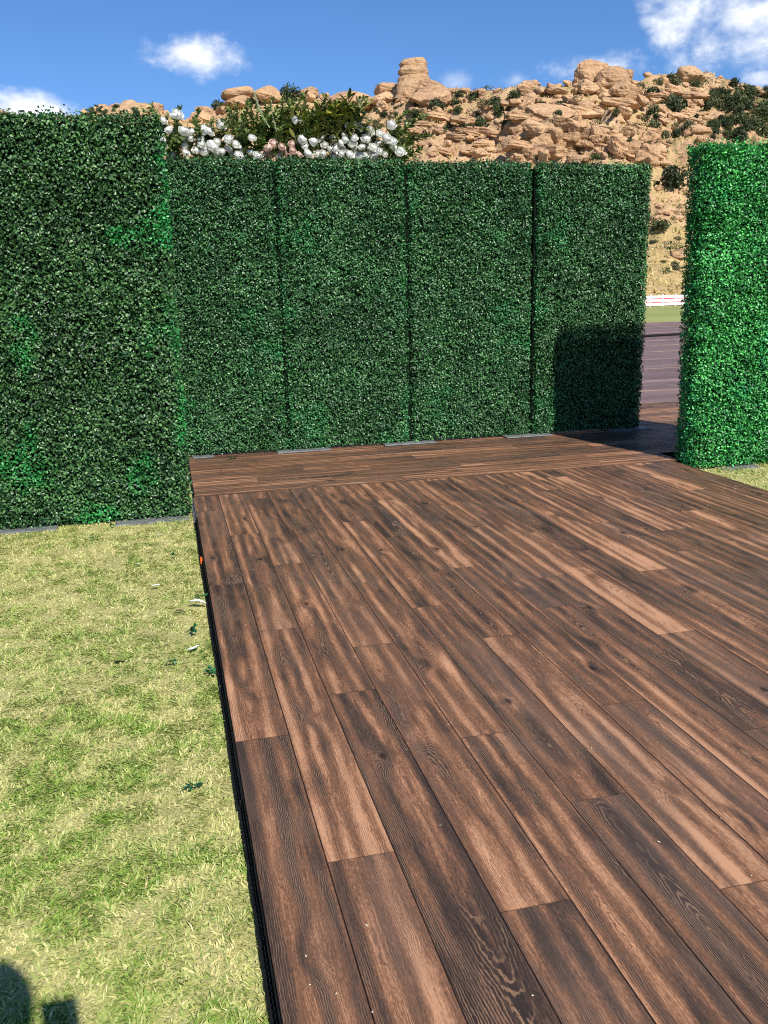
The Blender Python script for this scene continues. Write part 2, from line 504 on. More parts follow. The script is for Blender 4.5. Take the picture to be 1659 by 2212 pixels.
def worley(x, y, seed):
    ix = np.floor(x); iy = np.floor(y)
    f1 = np.full(np.shape(x), 9.0); f2 = np.full(np.shape(x), 9.0); idv = np.zeros(np.shape(x))
    for dx in (-1, 0, 1):
        for dy in (-1, 0, 1):
            cx, cy = ix + dx, iy + dy
            d = np.hypot(cx + .15 + .7 * _h(cx, cy, seed) - x, cy + .15 + .7 * _h(cx, cy, seed + 1) - y)
            c = _h(cx, cy, seed + 2)
            n = d < f1
            f2 = np.where(n, f1, np.minimum(f2, d)); idv = np.where(n, c, idv); f1 = np.where(n, d, f1)
    return f1, f2, idv

def rock_cells(x, y):
    wx = x + 1.6 * (fbm(x / 3, y / 3, 3, 301) - .5); wy = y + 1.6 * (fbm(x / 3, y / 3, 3, 302) - .5)
    f1, f2, c = worley(wx / 3.4, wy / 4.6, 311)
    e = np.clip((f2 - f1) * 3.2, 0, 1)
    g1, g2, c2 = worley(wx / 1.5, wy / 2.0, 321)
    e2 = np.clip((g2 - g1) * 3.0, 0, 1)
    return e ** .40 * (.3 + 2.6 * c ** 1.4) + e2 ** .45 * (.15 + .95 * c2), np.minimum(e, .35 + e2 * .65)

def rock_mask(x, y):
    r = np.hypot(x, y)
    return np.clip(np.clip((r - 100) / 20, 0, 1) * 1.05 + 2.2 * (fbm(x / 15, y / 15, 3, 41) - .5) - .12, 0, 1)

def hill_h(x, y, detail=True):
    x = np.asarray(x, float); y = np.asarray(y, float)
    r = np.hypot(x, y); az = np.arctan2(x, y)
    el = np.interp(az, R_AZ, R_EL)
    r0 = (FOOT_Y + 6 * (fbm(x / 40, y * 0, 2, 3) - .5)) / np.cos(az)
    r1 = 172 + 16 * np.sin(az * 9 + 0.6) + 26 * np.clip((az - 0.47) / 0.2, 0, 1) + 30 * np.clip((0.02 - az) / 0.1, 0, 1)
    t = (r - r0) / (r1 - r0)
    tc = np.clip(t, 0, 1)
    h = CAM_H * tc + r * np.tan(el * (0.18 * tc + 0.82 * tc ** 0.85))
    fall = np.clip(t - 1, 0, 3)
    h = np.where(t > 1, CAM_H + r1 * np.tan(el) - fall * fall * 30, h)
    h = np.where(t < 0, GZ - 1.0 + np.maximum(t, -1) * 4, h)
    if detail:
        fade = np.clip(t * 5, 0, 1) * np.clip((1.25 - t) * 3, 0, 1)
        top = np.clip((1.0 - t) * 6, 0.10, 1)
        h = h + fade * top * (fbm(x / 9, y / 9, 4, 21) - .5) * 3.6
        # tilted rock ledges
        q = (h + 0.18 * x + 2.5 * fbm(x / 14, y / 14, 3, 5)) / 2.6
        fr = q - np.floor(q)
        ledge = np.clip(fr * 1.0, 0, 1) - np.clip((fr - .72) / .28, 0, 1)
        h = h - fade * top * ledge * 2.3 * np.clip(fbm(x / 25, y / 25, 2, 77) * 2 - .5, 0, 1)
        rc, _e = rock_cells(x, y)
        h = h + fade * (.35 + .65 * top) * rock_mask(x, y) * (rc - .9)
    return h

def on_hill(px, py):
    """where the line of sight to a surveyed spot meets the hillside"""
    d = bearing(px, py)
    rr = np.arange(66.0, 260.0, 0.4)
    hd = math.hypot(d.x, d.y)
    xs, ys, zs = d.x / hd * rr, d.y / hd * rr, CAM_H + d.z / hd * rr
    hh = hill_h(xs, ys)
    k = np.nonzero(hh > zs)[0]
    i = int(k[0]) if len(k) else int(np.argmin(np.where(rr > 120, zs - hh, 9e9)))
    return Vector((xs[i], ys[i], hh[i])), float(rr[i])

xs = np.arange(-70, 190, 0.62); ys = np.arange(66, 230, 0.62)
gx, gy = np.meshgrid(xs, ys)
gz = hill_h(gx, gy)
V = np.stack([gx.ravel(), gy.ravel(), gz.ravel()], 1)
nx, ny = len(xs), len(ys)
ii = (np.arange(ny - 1)[:, None] * nx + np.arange(nx - 1)[None]).ravel()
F = np.stack([ii, ii + 1, ii + nx + 1, ii + nx], 1)
azg = np.degrees(np.arctan2(gx, gy)).ravel(); rg = np.hypot(gx, gy).ravel()
_rc, _ed = rock_cells(gx.ravel(), gy.ravel())
rockiness = rock_mask(gx.ravel(), gy.ravel()) * (.25 + .75 * _ed)
scrubby = 0.5 + 0.20 * np.clip((azg - 29.5) / 5, 0, 1) * np.clip((rg - 120) / 30, 0, 1) + .25 * np.clip((-3 - azg) / 6, 0, 1) + .3 * (fbm(gx.ravel() / 12, gy.ravel() / 12, 3, 91) - .5)
tag(link('hillside', np_mesh('hillside', V, F, M_HILL, False, np.stack([rockiness, scrubby, rockiness * 0], 1))), kind='structure')

# ------------------------------------------------------------------ boulders
def boulder_mesh(seed, power=3.2, cuts=7, sub=4, rough=0.10, squash=(1, 1, 1), layers=0.0):
    rg_ = np.random.default_rng(seed)
    bm = bmesh.new(); bmesh.ops.create_icosphere(bm, subdivisions=sub, radius=1.0)
    V = np.array([v.co[:] for v in bm.verts])
    V = V / (np.abs(V) ** power).sum(1, keepdims=True) ** (1 / power)
    for k in range(cuts):
        n = norm(rg_.normal(size=3)); d = rg_.uniform(0.55, 0.92)
        ex = np.maximum(V @ n - d, 0)
        V = V - ex[:, None] * n * 0.92
    D = norm(V)
    f = (fbm(D[:, 0] * 1.6 + D[:, 2] * .9 + seed * 3.1, D[:, 1] * 1.6 + D[:, 2] * .7, 4, seed) - .5)
    f2 = (fbm(D[:, 0] * 5 + D[:, 2] * 4, D[:, 1] * 5 - D[:, 2] * 3, 3, seed + 5) - .5)
    f3 = (fbm(D[:, 0] * 13 + D[:, 2] * 9, D[:, 1] * 13 - D[:, 2] * 11, 2, seed + 8) - .5)
    V = V * (1 + rough * 2.8 * f + rough * 1.5 * f2 + rough * .8 * f3)[:, None]
    if layers:
        s = np.sin(V[:, 2] * 9 + f * 5) * layers
        V[:, :2] *= (1 + s)[:, None]
    V = V * np.array(squash)
    for v, c in zip(bm.verts, V): v.co = c
    me = bm_mesh('boulder', bm, M_ROCK, False)
    return me

BOULD = [boulder_mesh(s, power=random.uniform(3.2, 8.0), cuts=random.randint(5, 10), rough=random.uniform(.08, .15), layers=random.choice([0, .02, .04])) for s in range(1, 13)]

def put_rock(name, mesh, px, py, w_px, h_px, depth=1.0, rz=None, tilt=(0, 0), sink=0.0, push=0.0):
    """a rock centred on the line of sight px, py whose width and height span so many pixels of the photograph"""
    d = bearing(px, py)
    P, dist = on_hill(px, min(py + h_px * 0.35, py + 14))
    dist += push
    hd = math.hypot(d.x, d.y)
    c = Vector((d.x / hd * dist, d.y / hd * dist, CAM_H + d.z / hd * dist - sink))
    sl = dist / F_PX / math.cos(math.asin(d.z))
    w, h = w_px * sl / 2, h_px * sl / 2
    a = math.atan2(d.x, d.y)
    o = link(name, mesh, None, c, (tilt[0], tilt[1], -a + (rz or 0)), (w * 1.06, w * depth, h * 1.08))
    return o

def bed_rock(name, mesh, px, py, w_px, h_px, depth=1.0, rz=0.0, tilt=(0, 0), lift=0.25):
    """a rock bedded in the slope, its own up axis leaning with the ground"""
    P, dist = on_hill(px, py)
    sl = dist / F_PX
    w, h = w_px * sl / 2, h_px * sl / 2
    e_ = 3.0
    gx_ = float(hill_h(P.x + e_, P.y, False) - hill_h(P.x - e_, P.y, False)) / (2 * e_)
    gy_ = float(hill_h(P.x, P.y + e_, False) - hill_h(P.x, P.y - e_, False)) / (2 * e_)
    n = Vector((-gx_ * .8, -gy_ * .8, 1)).normalized()
    a = math.atan2(P.x, P.y)
    M = n.to_track_quat('Z', 'Y').to_matrix()
    M = M @ Matrix.Rotation(-a + rz, 3, 'Z') @ Matrix.Rotation(tilt[1], 3, 'Y') @ Matrix.Rotation(tilt[0], 3, 'X')
    o = link(name, mesh, None, P + n * h * lift, M.to_euler(), (w * 1.05, w * depth, h * 1.15))
    return o

# the landmark rocks, each a mesh of its own
G_LM = 'landmark rock formations on the ridge'
def tower_mesh():
    # a stack of three weathered courses with an overhanging cap
    prof = [(-1.0, 1.22, .10), (-.7, 1.10, .06), (-.45, 1.02, .04), (-.25, .93, .02), (-.1, .86, .0), (.02, .82, .0), (.10, .74, .05), (.18, .71, .07),
            (.26, .78, .0), (.40, .76, -.01), (.55, .73, .0), (.66, .69, .02), (.74, .73, .0), (.86, .70, -.02), (.93, .60, -.02), (.96, .3, -.02), (.97, .02, -.02)]
    V, F = [], []; n = 40
    for i, (z, r_, ox) in enumerate(prof):
        for k in range(n):
            th = 2 * math.pi * k / n
            c_, s_ = math.cos(th), math.sin(th)
            p = (abs(c_) ** 4 + abs(s_) ** 4) ** (-1 / 4)
            nz = float(fbm(c_ * 1.5 + 4 + z, s_ * 1.5 + z * 1.2, 3, 8) - .5) * .30 + float(fbm(c_ * 4 + z * 4, s_ * 4 + z * 7, 3, 9) - .5) * .30
            rr = r_ * p * (1 + nz) * (0.93 if i % 3 == 1 else 1.0)
            V.append((ox + rr * c_, rr * s_, z + 0.06 * c_ * (z > .6)))
    for i in range(len(prof) - 1):
        for k in range(n):
            F.append((i * n + k, i * n + (k + 1) % n, (i + 1) * n + (k + 1) % n, (i + 1) * n + k))
    me = np_mesh('tower_rock', np.array(V), np.array(F), M_ROCK, False)
    return me
def lm(name, mesh, label, *a, **k):
    return tag(put_rock(name, mesh, *a, **k), label, 'rock', G_LM)
def lb(name, mesh, label, *a, **k):
    return tag(bed_rock(name, mesh, *a, **k), label, 'rock', G_LM)
lm('tower_rock', tower_mesh(), 'tall flat topped sandstone tower standing highest on the ridge', 894, 172, 68, 70, depth=.9)
lm('flank_rock', boulder_mesh(61, 3.2, 10, 4, .14, layers=.04), 'sloping sandstone shoulder leaning on the right of the rock tower', 937, 198, 84, 34, tilt=(0, R(26)))
lb('slab_rock', boulder_mesh(62, 2.6, 6, 4, .09, layers=.02), 'broad smooth pale sandstone dome below the rock tower', 922, 222, 92, 36, depth=.8)
lm('dome_rock', boulder_mesh(63, 2.2, 2, 4, .13, layers=.03), 'left of the twin rounded sandstone domes, with horizontal grooves', 1273, 167, 56, 52, depth=.8)
lm('dome_rock', boulder_mesh(64, 2.1, 1, 4, .08), 'right of the twin rounded sandstone domes, smooth and lower', 1321, 177, 62, 46)
lm('foot_rock', boulder_mesh(83, 3, 9, 4, .1), 'broken block at the foot of the twin domes, under the left one', 1268, 190, 48, 28)
lm('foot_rock', boulder_mesh(84, 3, 9, 4, .1), 'broken block at the foot of the twin domes, under the right one', 1335, 196, 46, 30)
lm('foot_rock', boulder_mesh(85, 3, 9, 4, .1), 'narrow upright block filling the cleft between the twin domes', 1300, 186, 34, 30)
lm('crest_rock', boulder_mesh(65, 3, 10, 3, .15), 'jagged small rock crowning the twin sandstone domes', 1303, 146, 30, 13)
lm('spur_rock', boulder_mesh(66, 3, 9, 3, .13), 'pointed block just right of the twin sandstone domes', 1357, 168, 26, 28)
lm('peak_rock', boulder_mesh(67, 2.6, 8, 4, .10), 'rounded sandstone outcrop on the scrubby right hand peak', 1490, 162, 54, 30)
lm('overhang_rock', boulder_mesh(68, 4, 8, 4, .07), 'flat overhanging sandstone slab with a dark hollow beneath it', 1497, 210, 60, 15)
lm('capstone_rock', boulder_mesh(69, 2.3, 4, 4, .05), 'smooth egg shaped boulder at the left end of the ridge, topmost there', 513, 203, 60, 24, tilt=(0, R(-6)))
lm('capstone_base_rock', boulder_mesh(70, 2.6, 6, 4, .08), 'wide boulder right under the egg shaped boulder', 520, 222, 66, 24)
lm('ridge_block_rock', boulder_mesh(71, 3, 8, 4, .09), 'blocky sandstone outcrop left of the dark ridge bush', 578, 204, 60, 30)
lm('ridge_slab_rock', boulder_mesh(72, 2.6, 6, 4, .06), 'long smooth sandstone slab right of the dark ridge bush', 738, 226, 118, 42, tilt=(0, R(4)))
lm('ridge_knob_rock', boulder_mesh(73, 3, 8, 4, .1), 'knobby outcrop just right of the dark ridge bush', 665, 203, 44, 24)
lm('pair_rock', boulder_mesh(74, 3, 8, 4, .08), 'upper of two stacked boulders left of the rock tower', 836, 194, 48, 20)
lm('pair_rock', boulder_mesh(75, 3, 8, 4, .08), 'lower of two stacked boulders left of the rock tower', 834, 212, 60, 22)
lm('tilted_slab_rock', boulder_mesh(76, 4, 8, 4, .07), 'tilted sandstone slab with shaded underside left of the twin domes', 1207, 197, 46, 20, tilt=(0, R(18)))
lb('ledge_rock', boulder_mesh(77, 4, 8, 4, .06), 'long pale ledge in mid slope below the twin domes', 1262, 246, 110, 14, depth=.5, tilt=(0, R(8)), lift=.2)
lb('wedge_rock', boulder_mesh(78, 4, 8, 4, .06), 'big wedge shaped slab resting on grey rock in mid slope', 1168, 286, 72, 26, depth=.6, tilt=(0, R(14)), lift=.4)
lb('loaf_rock', boulder_mesh(79, 2.8, 6, 4, .06), 'pale loaf shaped slab with black shadow line under it', 1236, 290, 78, 17, depth=.6, tilt=(0, R(5)), lift=.4)
lb('grey_wall_rock', boulder_mesh(82, 4, 8, 4, .07), 'low grey rock wall running across the mid slope', 1190, 252, 120, 18, depth=.5, tilt=(0, R(4)), lift=.1)

def which(label, px, py, w, x0, x1, y0, y1, w0, w1):
    """size and place words in front of and after a kind's label"""
    k = math.log(w / w0) / math.log(w1 / w0); u = (px - x0) / (x1 - x0); v = (py - y0) / max(y1 - y0, 1)
    size = 'tiny' if k < .2 else 'small' if k < .45 else 'mid sized' if k < .7 else 'large' if k < .9 else 'very large'
    row = 'high' if v < .33 else 'halfway up' if v < .66 else 'low'
    col = 'far left' if u < .2 else 'left' if u < .4 else 'middle' if u < .6 else 'right' if u < .8 else 'far right'
    return f'{size} {label}, {row}, {col}'
def slab_mesh(seed):
    return boulder_mesh(seed, power=6.0, cuts=7, rough=.07, layers=.03)
SLABS = [slab_mesh(90 + i) for i in range(5)]
def slabs(n, x0, x1, y0, y1, w0, w1, label, group):
    for i in range(n):
        px = random.uniform(x0, x1); py = random.uniform(max(y0, ridge_y(px) + 8), y1)
        w = w0 * (w1 / w0) ** random.random()
        tag(put_rock('tilted_rock', SLABS[i % 5], px, py, w, w * random.uniform(.20, .36), depth=random.uniform(.45, .8), rz=random.uniform(-.35, .35),
                     tilt=(random.uniform(-.05, .25), random.uniform(.08, .26))), which(label, px, py, w, x0, x1, y0, y1, w0, w1), 'rock', group, 'thing')
ridge_y = lambda px: np.interp(px, [p[0] for p in RIDGE_PX], [p[1] for p in RIDGE_PX])
slabs(24, 1090, 1430, 205, 345, 26, 72, 'tilted slab below the twin domes', 'tilted slabs below the twin domes')
slabs(14, 860, 1090, 225, 335, 26, 66, 'tilted slab under the rock tower', 'tilted slabs under the rock tower')
slabs(10, 1430, 1659, 195, 290, 22, 50, 'tilted slab in the right hand scrub', 'tilted slabs in the scrub')
slabs(8, 1412, 1482, 340, 470, 16, 34, 'tilted slab in the gap', 'tilted slabs in the gap')
NB = 0
def boulders(n, x0, x1, y0, y1, w0, w1, asp, label, group, flt=None, name='boulder'):
    global NB
    for _ in range(n):
        for tries in range(20):
            px, py = random.uniform(x0, x1), random.uniform(y0, y1)
            if y1 == 1: py = ridge_y(px) + random.uniform(-2, 9)
            if flt is None or flt(px, py): break
        else: continue
        w = w0 * (w1 / w0) ** random.random()
        a = random.uniform(*asp)
        o = bed_rock(name, BOULD[NB % len(BOULD)], px, py, w, w * a, depth=random.uniform(.5, .95), rz=random.uniform(-.6, .6) + random.choice([0, math.pi]),
                     tilt=(random.uniform(-.15, .2), random.uniform(-.2, .35)), lift=random.uniform(.1, .5))
        tag(o, which(label, px, py, w, x0, x1, y0, y1, w0, w1), 'boulder', group); NB += 1
ridge_y = lambda px: np.interp(px, [p[0] for p in RIDGE_PX], [p[1] for p in RIDGE_PX])
boulders(84, 1090, 1425, 285, 358, 14, 44, (.45, .9), 'angular boulder just above the hedge top', 'boulder field above the hedge')
boulders(84, 1110, 1450, 196, 285, 9, 32, (.4, .8), 'boulder below the twin domes', 'boulders below the twin domes', lambda x, y: y > ridge_y(x) + 8)
boulders(20, 900, 1090, 285, 345, 10, 34, (.4, .75), 'boulder right of the roses', 'boulders on the rock aprons')
boulders(40, 850, 1110, 200, 285, 8, 24, (.4, .8), 'boulder under the rock tower', 'boulders under the rock tower', lambda x, y: y > ridge_y(x) + 6)
boulders(30, 1420, 1659, 190, 300, 9, 26, (.45, .8), 'boulder in the right hand scrub', 'boulders in the scrub')
boulders(14, 1415, 1482, 340, 490, 8, 26, (.4, .7), 'boulder in the gap between hedges', 'boulders in the gap')
boulders(16, 160, 345, 228, 262, 8, 24, (.5, .9), 'boulder behind the tall left hedge', 'boulders on the left hill', lambda x, y: y > ridge_y(x) - 2)
boulders(30, 430, 1420, 0, 1, 14, 40, (.45, .8), 'boulder standing on the skyline ridge', 'boulders along the ridge', None, 'boulder')
boulders(24, 380, 850, 215, 300, 9, 34, (.45, .85), 'boulder behind the flowers', 'boulders behind the flowers', lambda x, y: y > ridge_y(x) + 4)

# small rubble nobody could count
rub = []
rubF = []
bmr = bmesh.new(); bmesh.ops.create_icosphere(bmr, subdivisions=1, radius=1.0)
icoV = np.array([v.co[:] for v in bmr.verts]); icoF = np.array([[v.index for v in f.verts] for f in bmr.faces]); bmr.free()
nr = 2600
az = rng.uniform(R(-8), R(42), nr); rr = rng.uniform(98, 185, nr)
X, Y = rr * np.sin(az), rr * np.cos(az); Z = hill_h(X, Y)
keep = fbm(X / 10, Y / 10, 3, 55) > .44
X, Y, Z = X[keep], Y[keep], Z[keep]; nr = len(X)
s = 0.22 + 0.75 * rng.random(nr) ** 3
Vr = icoV[None] * (1 + .35 * rng.normal(size=(nr, len(icoV), 1)).clip(-1, 1)) * (s[:, None, None] * np.array([1.2, 1, .7]))
Vr = Vr + np.stack([X, Y, Z], 1)[:, None]
Fr = (icoF[None] + (np.arange(nr) * len(icoV))[:, None, None]).reshape(-1, 3)
tag(link('rubble', np_mesh('rubble', Vr.reshape(-1, 3), Fr, M_ROCK)), 'small tan stones strewn over the hillside', 'rubble', kind='stuff')

# ------------------------------------------------------------------ leaves as geometry
def leaf_faces(n, L, Wd, fold=0.15):
    """template-free: n leaves -> local vertices (n,6,3) and quads"""
    l = np.asarray(L)[:, None]; w = np.asarray(Wd)[:, None]
    u = np.array([0, .30, .72, 1.0, .72, .30])[None] * l
    v = np.array([0, .5, .42, 0, -.42, -.5])[None] * w
    k = np.array([0, 1, .8, 0, .8, 1])[None] * w * fold
    loc = np.stack([v, u, k], 2)
    base = (np.arange(n) * 6)[:, None]
    q = np.concatenate([base + np.array([0, 1, 2, 3]), base + np.array([0, 3, 4, 5])], 0)
    return loc, q

def leaves(P, Nrm, L, Wd, spin=None, fold=.15, axis=None):
    n = len(P)
    Nrm = norm(Nrm)
    a = rng.normal(size=(n, 3)) if axis is None else axis
    a = norm(a - (a * Nrm).sum(1, keepdims=True) * Nrm)
    b = np.cross(a, Nrm)
    loc, q = leaf_faces(n, L, Wd, fold)
    V = P[:, None] + loc[..., 0:1] * b[:, None] + loc[..., 1:2] * a[:, None] + loc[..., 2:3] * Nrm[:, None]
    return V.reshape(-1, 3), q

def shrub_mesh(seed, n=420, leaf=.13, pal=((.020, .034, .012), (.060, .078, .026)), flat=.8):
    rs = np.random.default_rng(seed)
    nb = 7
    cen = norm(rs.normal(size=(nb, 3))) * rs.uniform(.25, .6, (nb, 1)); cen[:, 2] = np.abs(cen[:, 2]) * flat + .15
    rad = rs.uniform(.28, .5, nb)
    w = rs.integers(0, nb, n)
    d = norm(rs.normal(size=(n, 3)))
    P = cen[w] + d * (rad[w] * rs.uniform(.6, 1.08, n))[:, None]
    P[:, 2] = np.maximum(P[:, 2], 0.0)
    V, q = leaves(P, d * .7 + rs.normal(size=(n, 3)) * .6 + np.array([0, 0, .3]), rs.uniform(.7, 1.4, n) * leaf, rs.uniform(.6, 1.0, n) * leaf)
    t = rs.random(n)[:, None]
    c = np.array(pal[0]) * (1 - t) + np.array(pal[1]) * t
    return np_mesh('crown', V, q, M_SHRUB, False, np.repeat(c, 6, 0))
PALS = [((.015, .028, .010), (.05, .072, .022)), ((.03, .045, .014), (.10, .12, .04)), ((.05, .055, .022), (.15, .145, .062))]
SHRUBS = [shrub_mesh(200 + i, 520, .15, PALS[i % 3]) for i in range(6)]
sv, sf = tube([(0, 0, -.3), (.02, 0, .1), (.05, .03, .4)], [.05, .04, .02], 5)
STEM = np_mesh('trunk', sv, sf, M_BARK)

def shrub(px, py, w_px, h_px, kind, label, group, name='shrub', cat='shrub'):
    P, dist = on_hill(px, py)
    sl = dist / F_PX
    e = empty(name, P - Vector((0, 0, .15)), random.uniform(0, 6.28))
    w, h = w_px * sl / 1.5, h_px * sl / 1.0
    e.scale = (w, w, h)
    tag(e, label, cat, group)
    link('crown', SHRUBS[kind % len(SHRUBS)], e)
    link('trunk', STEM, e)
    return e
shrub(627, 219, 46, 38, 0, 'big dark round bush standing alone on the ridge above the flowers', 'shrubs on the hill', 'bush', 'bush')
shrub(945, 240, 34, 26, 3, 'dark oval bush on the slope under the rock tower', 'shrubs on the hill', 'bush', 'bush')
shrub(1462, 246, 38, 40, 0, 'dark bush beside the overhanging slab', 'shrubs on the hill', 'bush', 'bush')
shrub(1455, 407, 62, 46, 3, 'large dark bush on the slope in the gap between the hedges', 'shrubs on the hill', 'bush', 'bush')
shrub(1430, 492, 44, 20, 1, 'low olive bush on dry grass in the gap between the hedges', 'shrubs on the hill', 'bush', 'bush')
shrub(1455, 582, 24, 22, 2, 'small grey bush just above the white fence in the gap', 'shrubs on the hill', 'bush', 'bush')
shrub(480, 240, 40, 24, 1, 'green bush left of the egg shaped boulder', 'shrubs on the hill', 'bush', 'bush')
def shrubs(n, x0, x1, y0, y1, w0, w1, label, group, kinds=(0, 1, 2, 3, 4, 5)):
    for _ in range(n):
        px = random.uniform(x0, x1); py = random.uniform(max(y0, ridge_y(px) + 3), max(y1, ridge_y(px) + 8))
        w = w0 * (w1 / w0) ** random.random()
        shrub(px, py, w, w * random.uniform(.45, .8), random.choice(kinds), which(label, px, py, w, x0, x1, y0, y1, w0, w1), group)
shrubs(80, 1540, 1659, 170, 306, 14, 38, 'shrub in the dense scrub at right', 'scrub on the right slope', (0, 1, 3, 4))
shrubs(40, 1400, 1560, 158, 300, 9, 28, 'shrub below the right hand peak', 'shrubs below the right peak')
shrubs(60, 850, 1120, 205, 290, 9, 30, 'shrub under the rock tower', 'shrubs under the rock tower')
shrubs(56, 1120, 1420, 190, 345, 8, 26, 'shrub below the twin domes', 'shrubs below the twin domes')
shrubs(22, 150, 340, 222, 262, 9, 24, 'shrub behind the tall left hedge', 'shrubs on the left hill')
shrubs(34, 440, 850, 212, 300, 10, 28, 'shrub behind the flowers', 'shrubs behind the flowers')
shrubs(14, 1408, 1482, 330, 600, 9, 22, 'shrub in the gap between the hedges', 'shrubs in the gap', (2, 5, 1))
shrubs(8, -10, 130, 245, 262, 14, 30, 'dark shrub above the left hedge end', 'scrub on the far left hill', (0, 3))

# low scrub too small and too thick to count
nsb = 900
az = rng.uniform(R(-9), R(42), nsb); rr = rng.uniform(88, 184, nsb)
X, Y = rr * np.sin(az), rr * np.cos(az)
keep = fbm(X / 9, Y / 9, 3, 155) + .10 * np.clip((np.degrees(az) - 28) / 6, 0, 1) > .47
X, Y = X[keep], Y[keep]; nsb = len(X)
szs = rng.uniform(.45, 1.25, nsb); nl = 70
C0 = np.stack([X, Y, hill_h(X, Y)], 1)
dd = norm(rng.normal(size=(nsb, nl, 3))); dd[..., 2] = np.abs(dd[..., 2])
P = (C0[:, None] + dd * (szs[:, None] * rng.uniform(.4, 1.05, (nsb, nl)))[..., None] * np.array([1.25, 1.25, .75])).reshape(-1, 3)
lsz = np.repeat(szs, nl) * rng.uniform(.16, .30, nsb * nl)
Vs, qs = leaves(P, dd.reshape(-1, 3) + rng.normal(size=P.shape) * .6, lsz, lsz * .7)
pk = np.repeat(rng.random(nsb), nl)[:, None]; tt = rng.random((len(P), 1))
c0_ = np.array([.022, .036, .012]) * (1 - pk) + np.array([.075, .080, .030]) * pk
c1_ = np.array([.070, .088, .028]) * (1 - pk) + np.array([.20, .19, .085]) * pk
tag(link('low_scrub', np_mesh('low_scrub', Vs, qs, M_SHRUB, False, np.repeat(c0_ * (1 - tt) + c1_ * tt, 6, 0))), 'low olive scrub growing between the rocks of the hill', 'scrub', kind='stuff')

# dry grass tussocks on the hill (uncountable)
nt_ = 9000
az = rng.uniform(R(-10), R(44), nt_); rr = rng.uniform(76, 182, nt_)
X, Y = rr * np.sin(az), rr * np.cos(az)
P0 = np.stack([X, Y, hill_h(X, Y) - .05], 1)
P = np.repeat(P0, 4, 0) + rng.normal(size=(nt_ * 4, 3)) * np.array([.25, .25, 0])
ax = rng.normal(size=P.shape) * .5 + np.array([0, 0, 1.0])
Vt, qt = leaves(P, rng.normal(size=P.shape) + np.array([0, -.8, .2]), rng.uniform(.25, .65, len(P)), rng.uniform(.08, .2, len(P)), axis=ax)
tt = rng.random((len(P), 1))
ct = np.array([.34, .25, .11]) * (1 - tt) + np.array([.58, .44, .22]) * tt
tag(link('dry_grass', np_mesh('dry_grass', Vt, qt, M_GRASS, False, np.repeat(ct, 6, 0))), 'dry yellow grass tufts over the hillside', 'grass', kind='stuff')

# ------------------------------------------------------------------ the far fence
FY = 65.5
fe = empty('rail_fence', (38, FY, GZ))
tag(fe, 'low white rail fence at the foot of the hill seen through the gap', 'fence')
pm = box_mesh('post', M_WHITE, -.06, .06, -.06, .06, 0, .93, bevel=.012)
rm = box_mesh('rail', M_WHITE, -6.6, 6.6, -.02, .02, -.105, .105, bevel=.01)
for i in range(12):
    link('post', pm, fe, (-6.05 + i * 1.1, 0, 0))
for z in (.17, .45, .73):
    link('rail', rm, fe, (0, -.075, z))
n = 40
hv = []
for i in range(n + 1):
    x = -8 + 16 * i / n
    hgt = .30 + .042 * (x + 8) + .18 * float(fbm(i * .23, 1.0, 3, 4))
    for k, (yy, zz) in enumerate([(-.7, 0), (-.55, .6), (-.1, 1.0), (.4, .85), (.7, 0)]):
        hv.append((x, yy, zz * hgt + .02))
hf = [(i * 5 + k, i * 5 + k + 1, i * 5 + k + 6, i * 5 + k + 5) for i in range(n) for k in range(4)]
tag(link('tarp_heap', np_mesh('tarp_heap', np.array(hv), np.array(hf), M_RED, True), None, (40, FY + 2.2, GZ)),
    'long low heap under a red tarp right behind the white fence', 'tarp')

# ------------------------------------------------------------------ decks
DX0, DX1 = 0.118, 4.00
SEAM_Y = 6.570
PW, PL, GAP = 0.1771, 1.6856, 0.0015
deck = link('deck', box_mesh('deck', M_BLACK, DX0 + .012, DX1 - .012, -1.2, SEAM_Y - .004, GZ - .01, -.0065))
tag(deck, kind='structure')
def plank_mesh(length, width=PW):
    bm = bmesh.new(); bm_box(bm, GAP / 2, width - GAP / 2, GAP / 2, length - GAP / 2, -.006, 0.0)
    return bm_mesh('plank', bm, M_WOOD)
full_plank = plank_mesh(PL)
OFF = [0.729, 0.219, 0.914, 0.008, 0.597, 0.280]
ncol = int(round((DX1 - DX0) / PW))
for c in range(ncol):
    x = DX0 + c * PW
    o = (OFF[c % 6] + (c // 6) * 0.438) * 1.4
    y = o - PL * 3
    while y < SEAM_Y - .02:
        y0, y1 = max(y, -1.2), min(y + PL, SEAM_Y - .003)
        if y1 - y0 > .03:
            if y1 - y0 > PL - .001: me = full_plank
            else: me = plank_mesh(y1 - y0)
            link('plank', me, deck, (x, y0, random.uniform(-.0004, .0004)))
        y += PL
# the cross strip and the floor that runs on under and behind the hedge
BX0, BX1, BY1 = 0.125, 6.2, 10.15
floor = link('back_floor', box_mesh('back_floor', M_BLACK, BX0 + .01, BX1, SEAM_Y + .35, BY1, GZ - .01, -.0045))
tag(floor, kind='structure')
link('subfloor', box_mesh('subfloor', M_BLACK, BX0 + .01, DX1 + .09, SEAM_Y, SEAM_Y + .349, GZ - .01, -.0045), floor)
nrow = int((BY1 - SEAM_Y) / PW)
for i in range(nrow):
    y = SEAM_Y + i * PW
    x = BX0 - PL * ((i * 0.37 + random.uniform(-.06, .06)) % 1.0)
    lim = DX1 + (.10 if i < 2 else BX1 - DX1)
    while x < lim - .02:
        x0, x1 = max(x, BX0), min(x + PL, lim)
        if x1 - x0 > .03:
            me = full_plank if x1 - x0 > PL - .001 else plank_mesh(x1 - x0)
            link('plank', me, floor, (x0, y + PW, .002), (0, 0, -math.pi / 2))
        x += PL
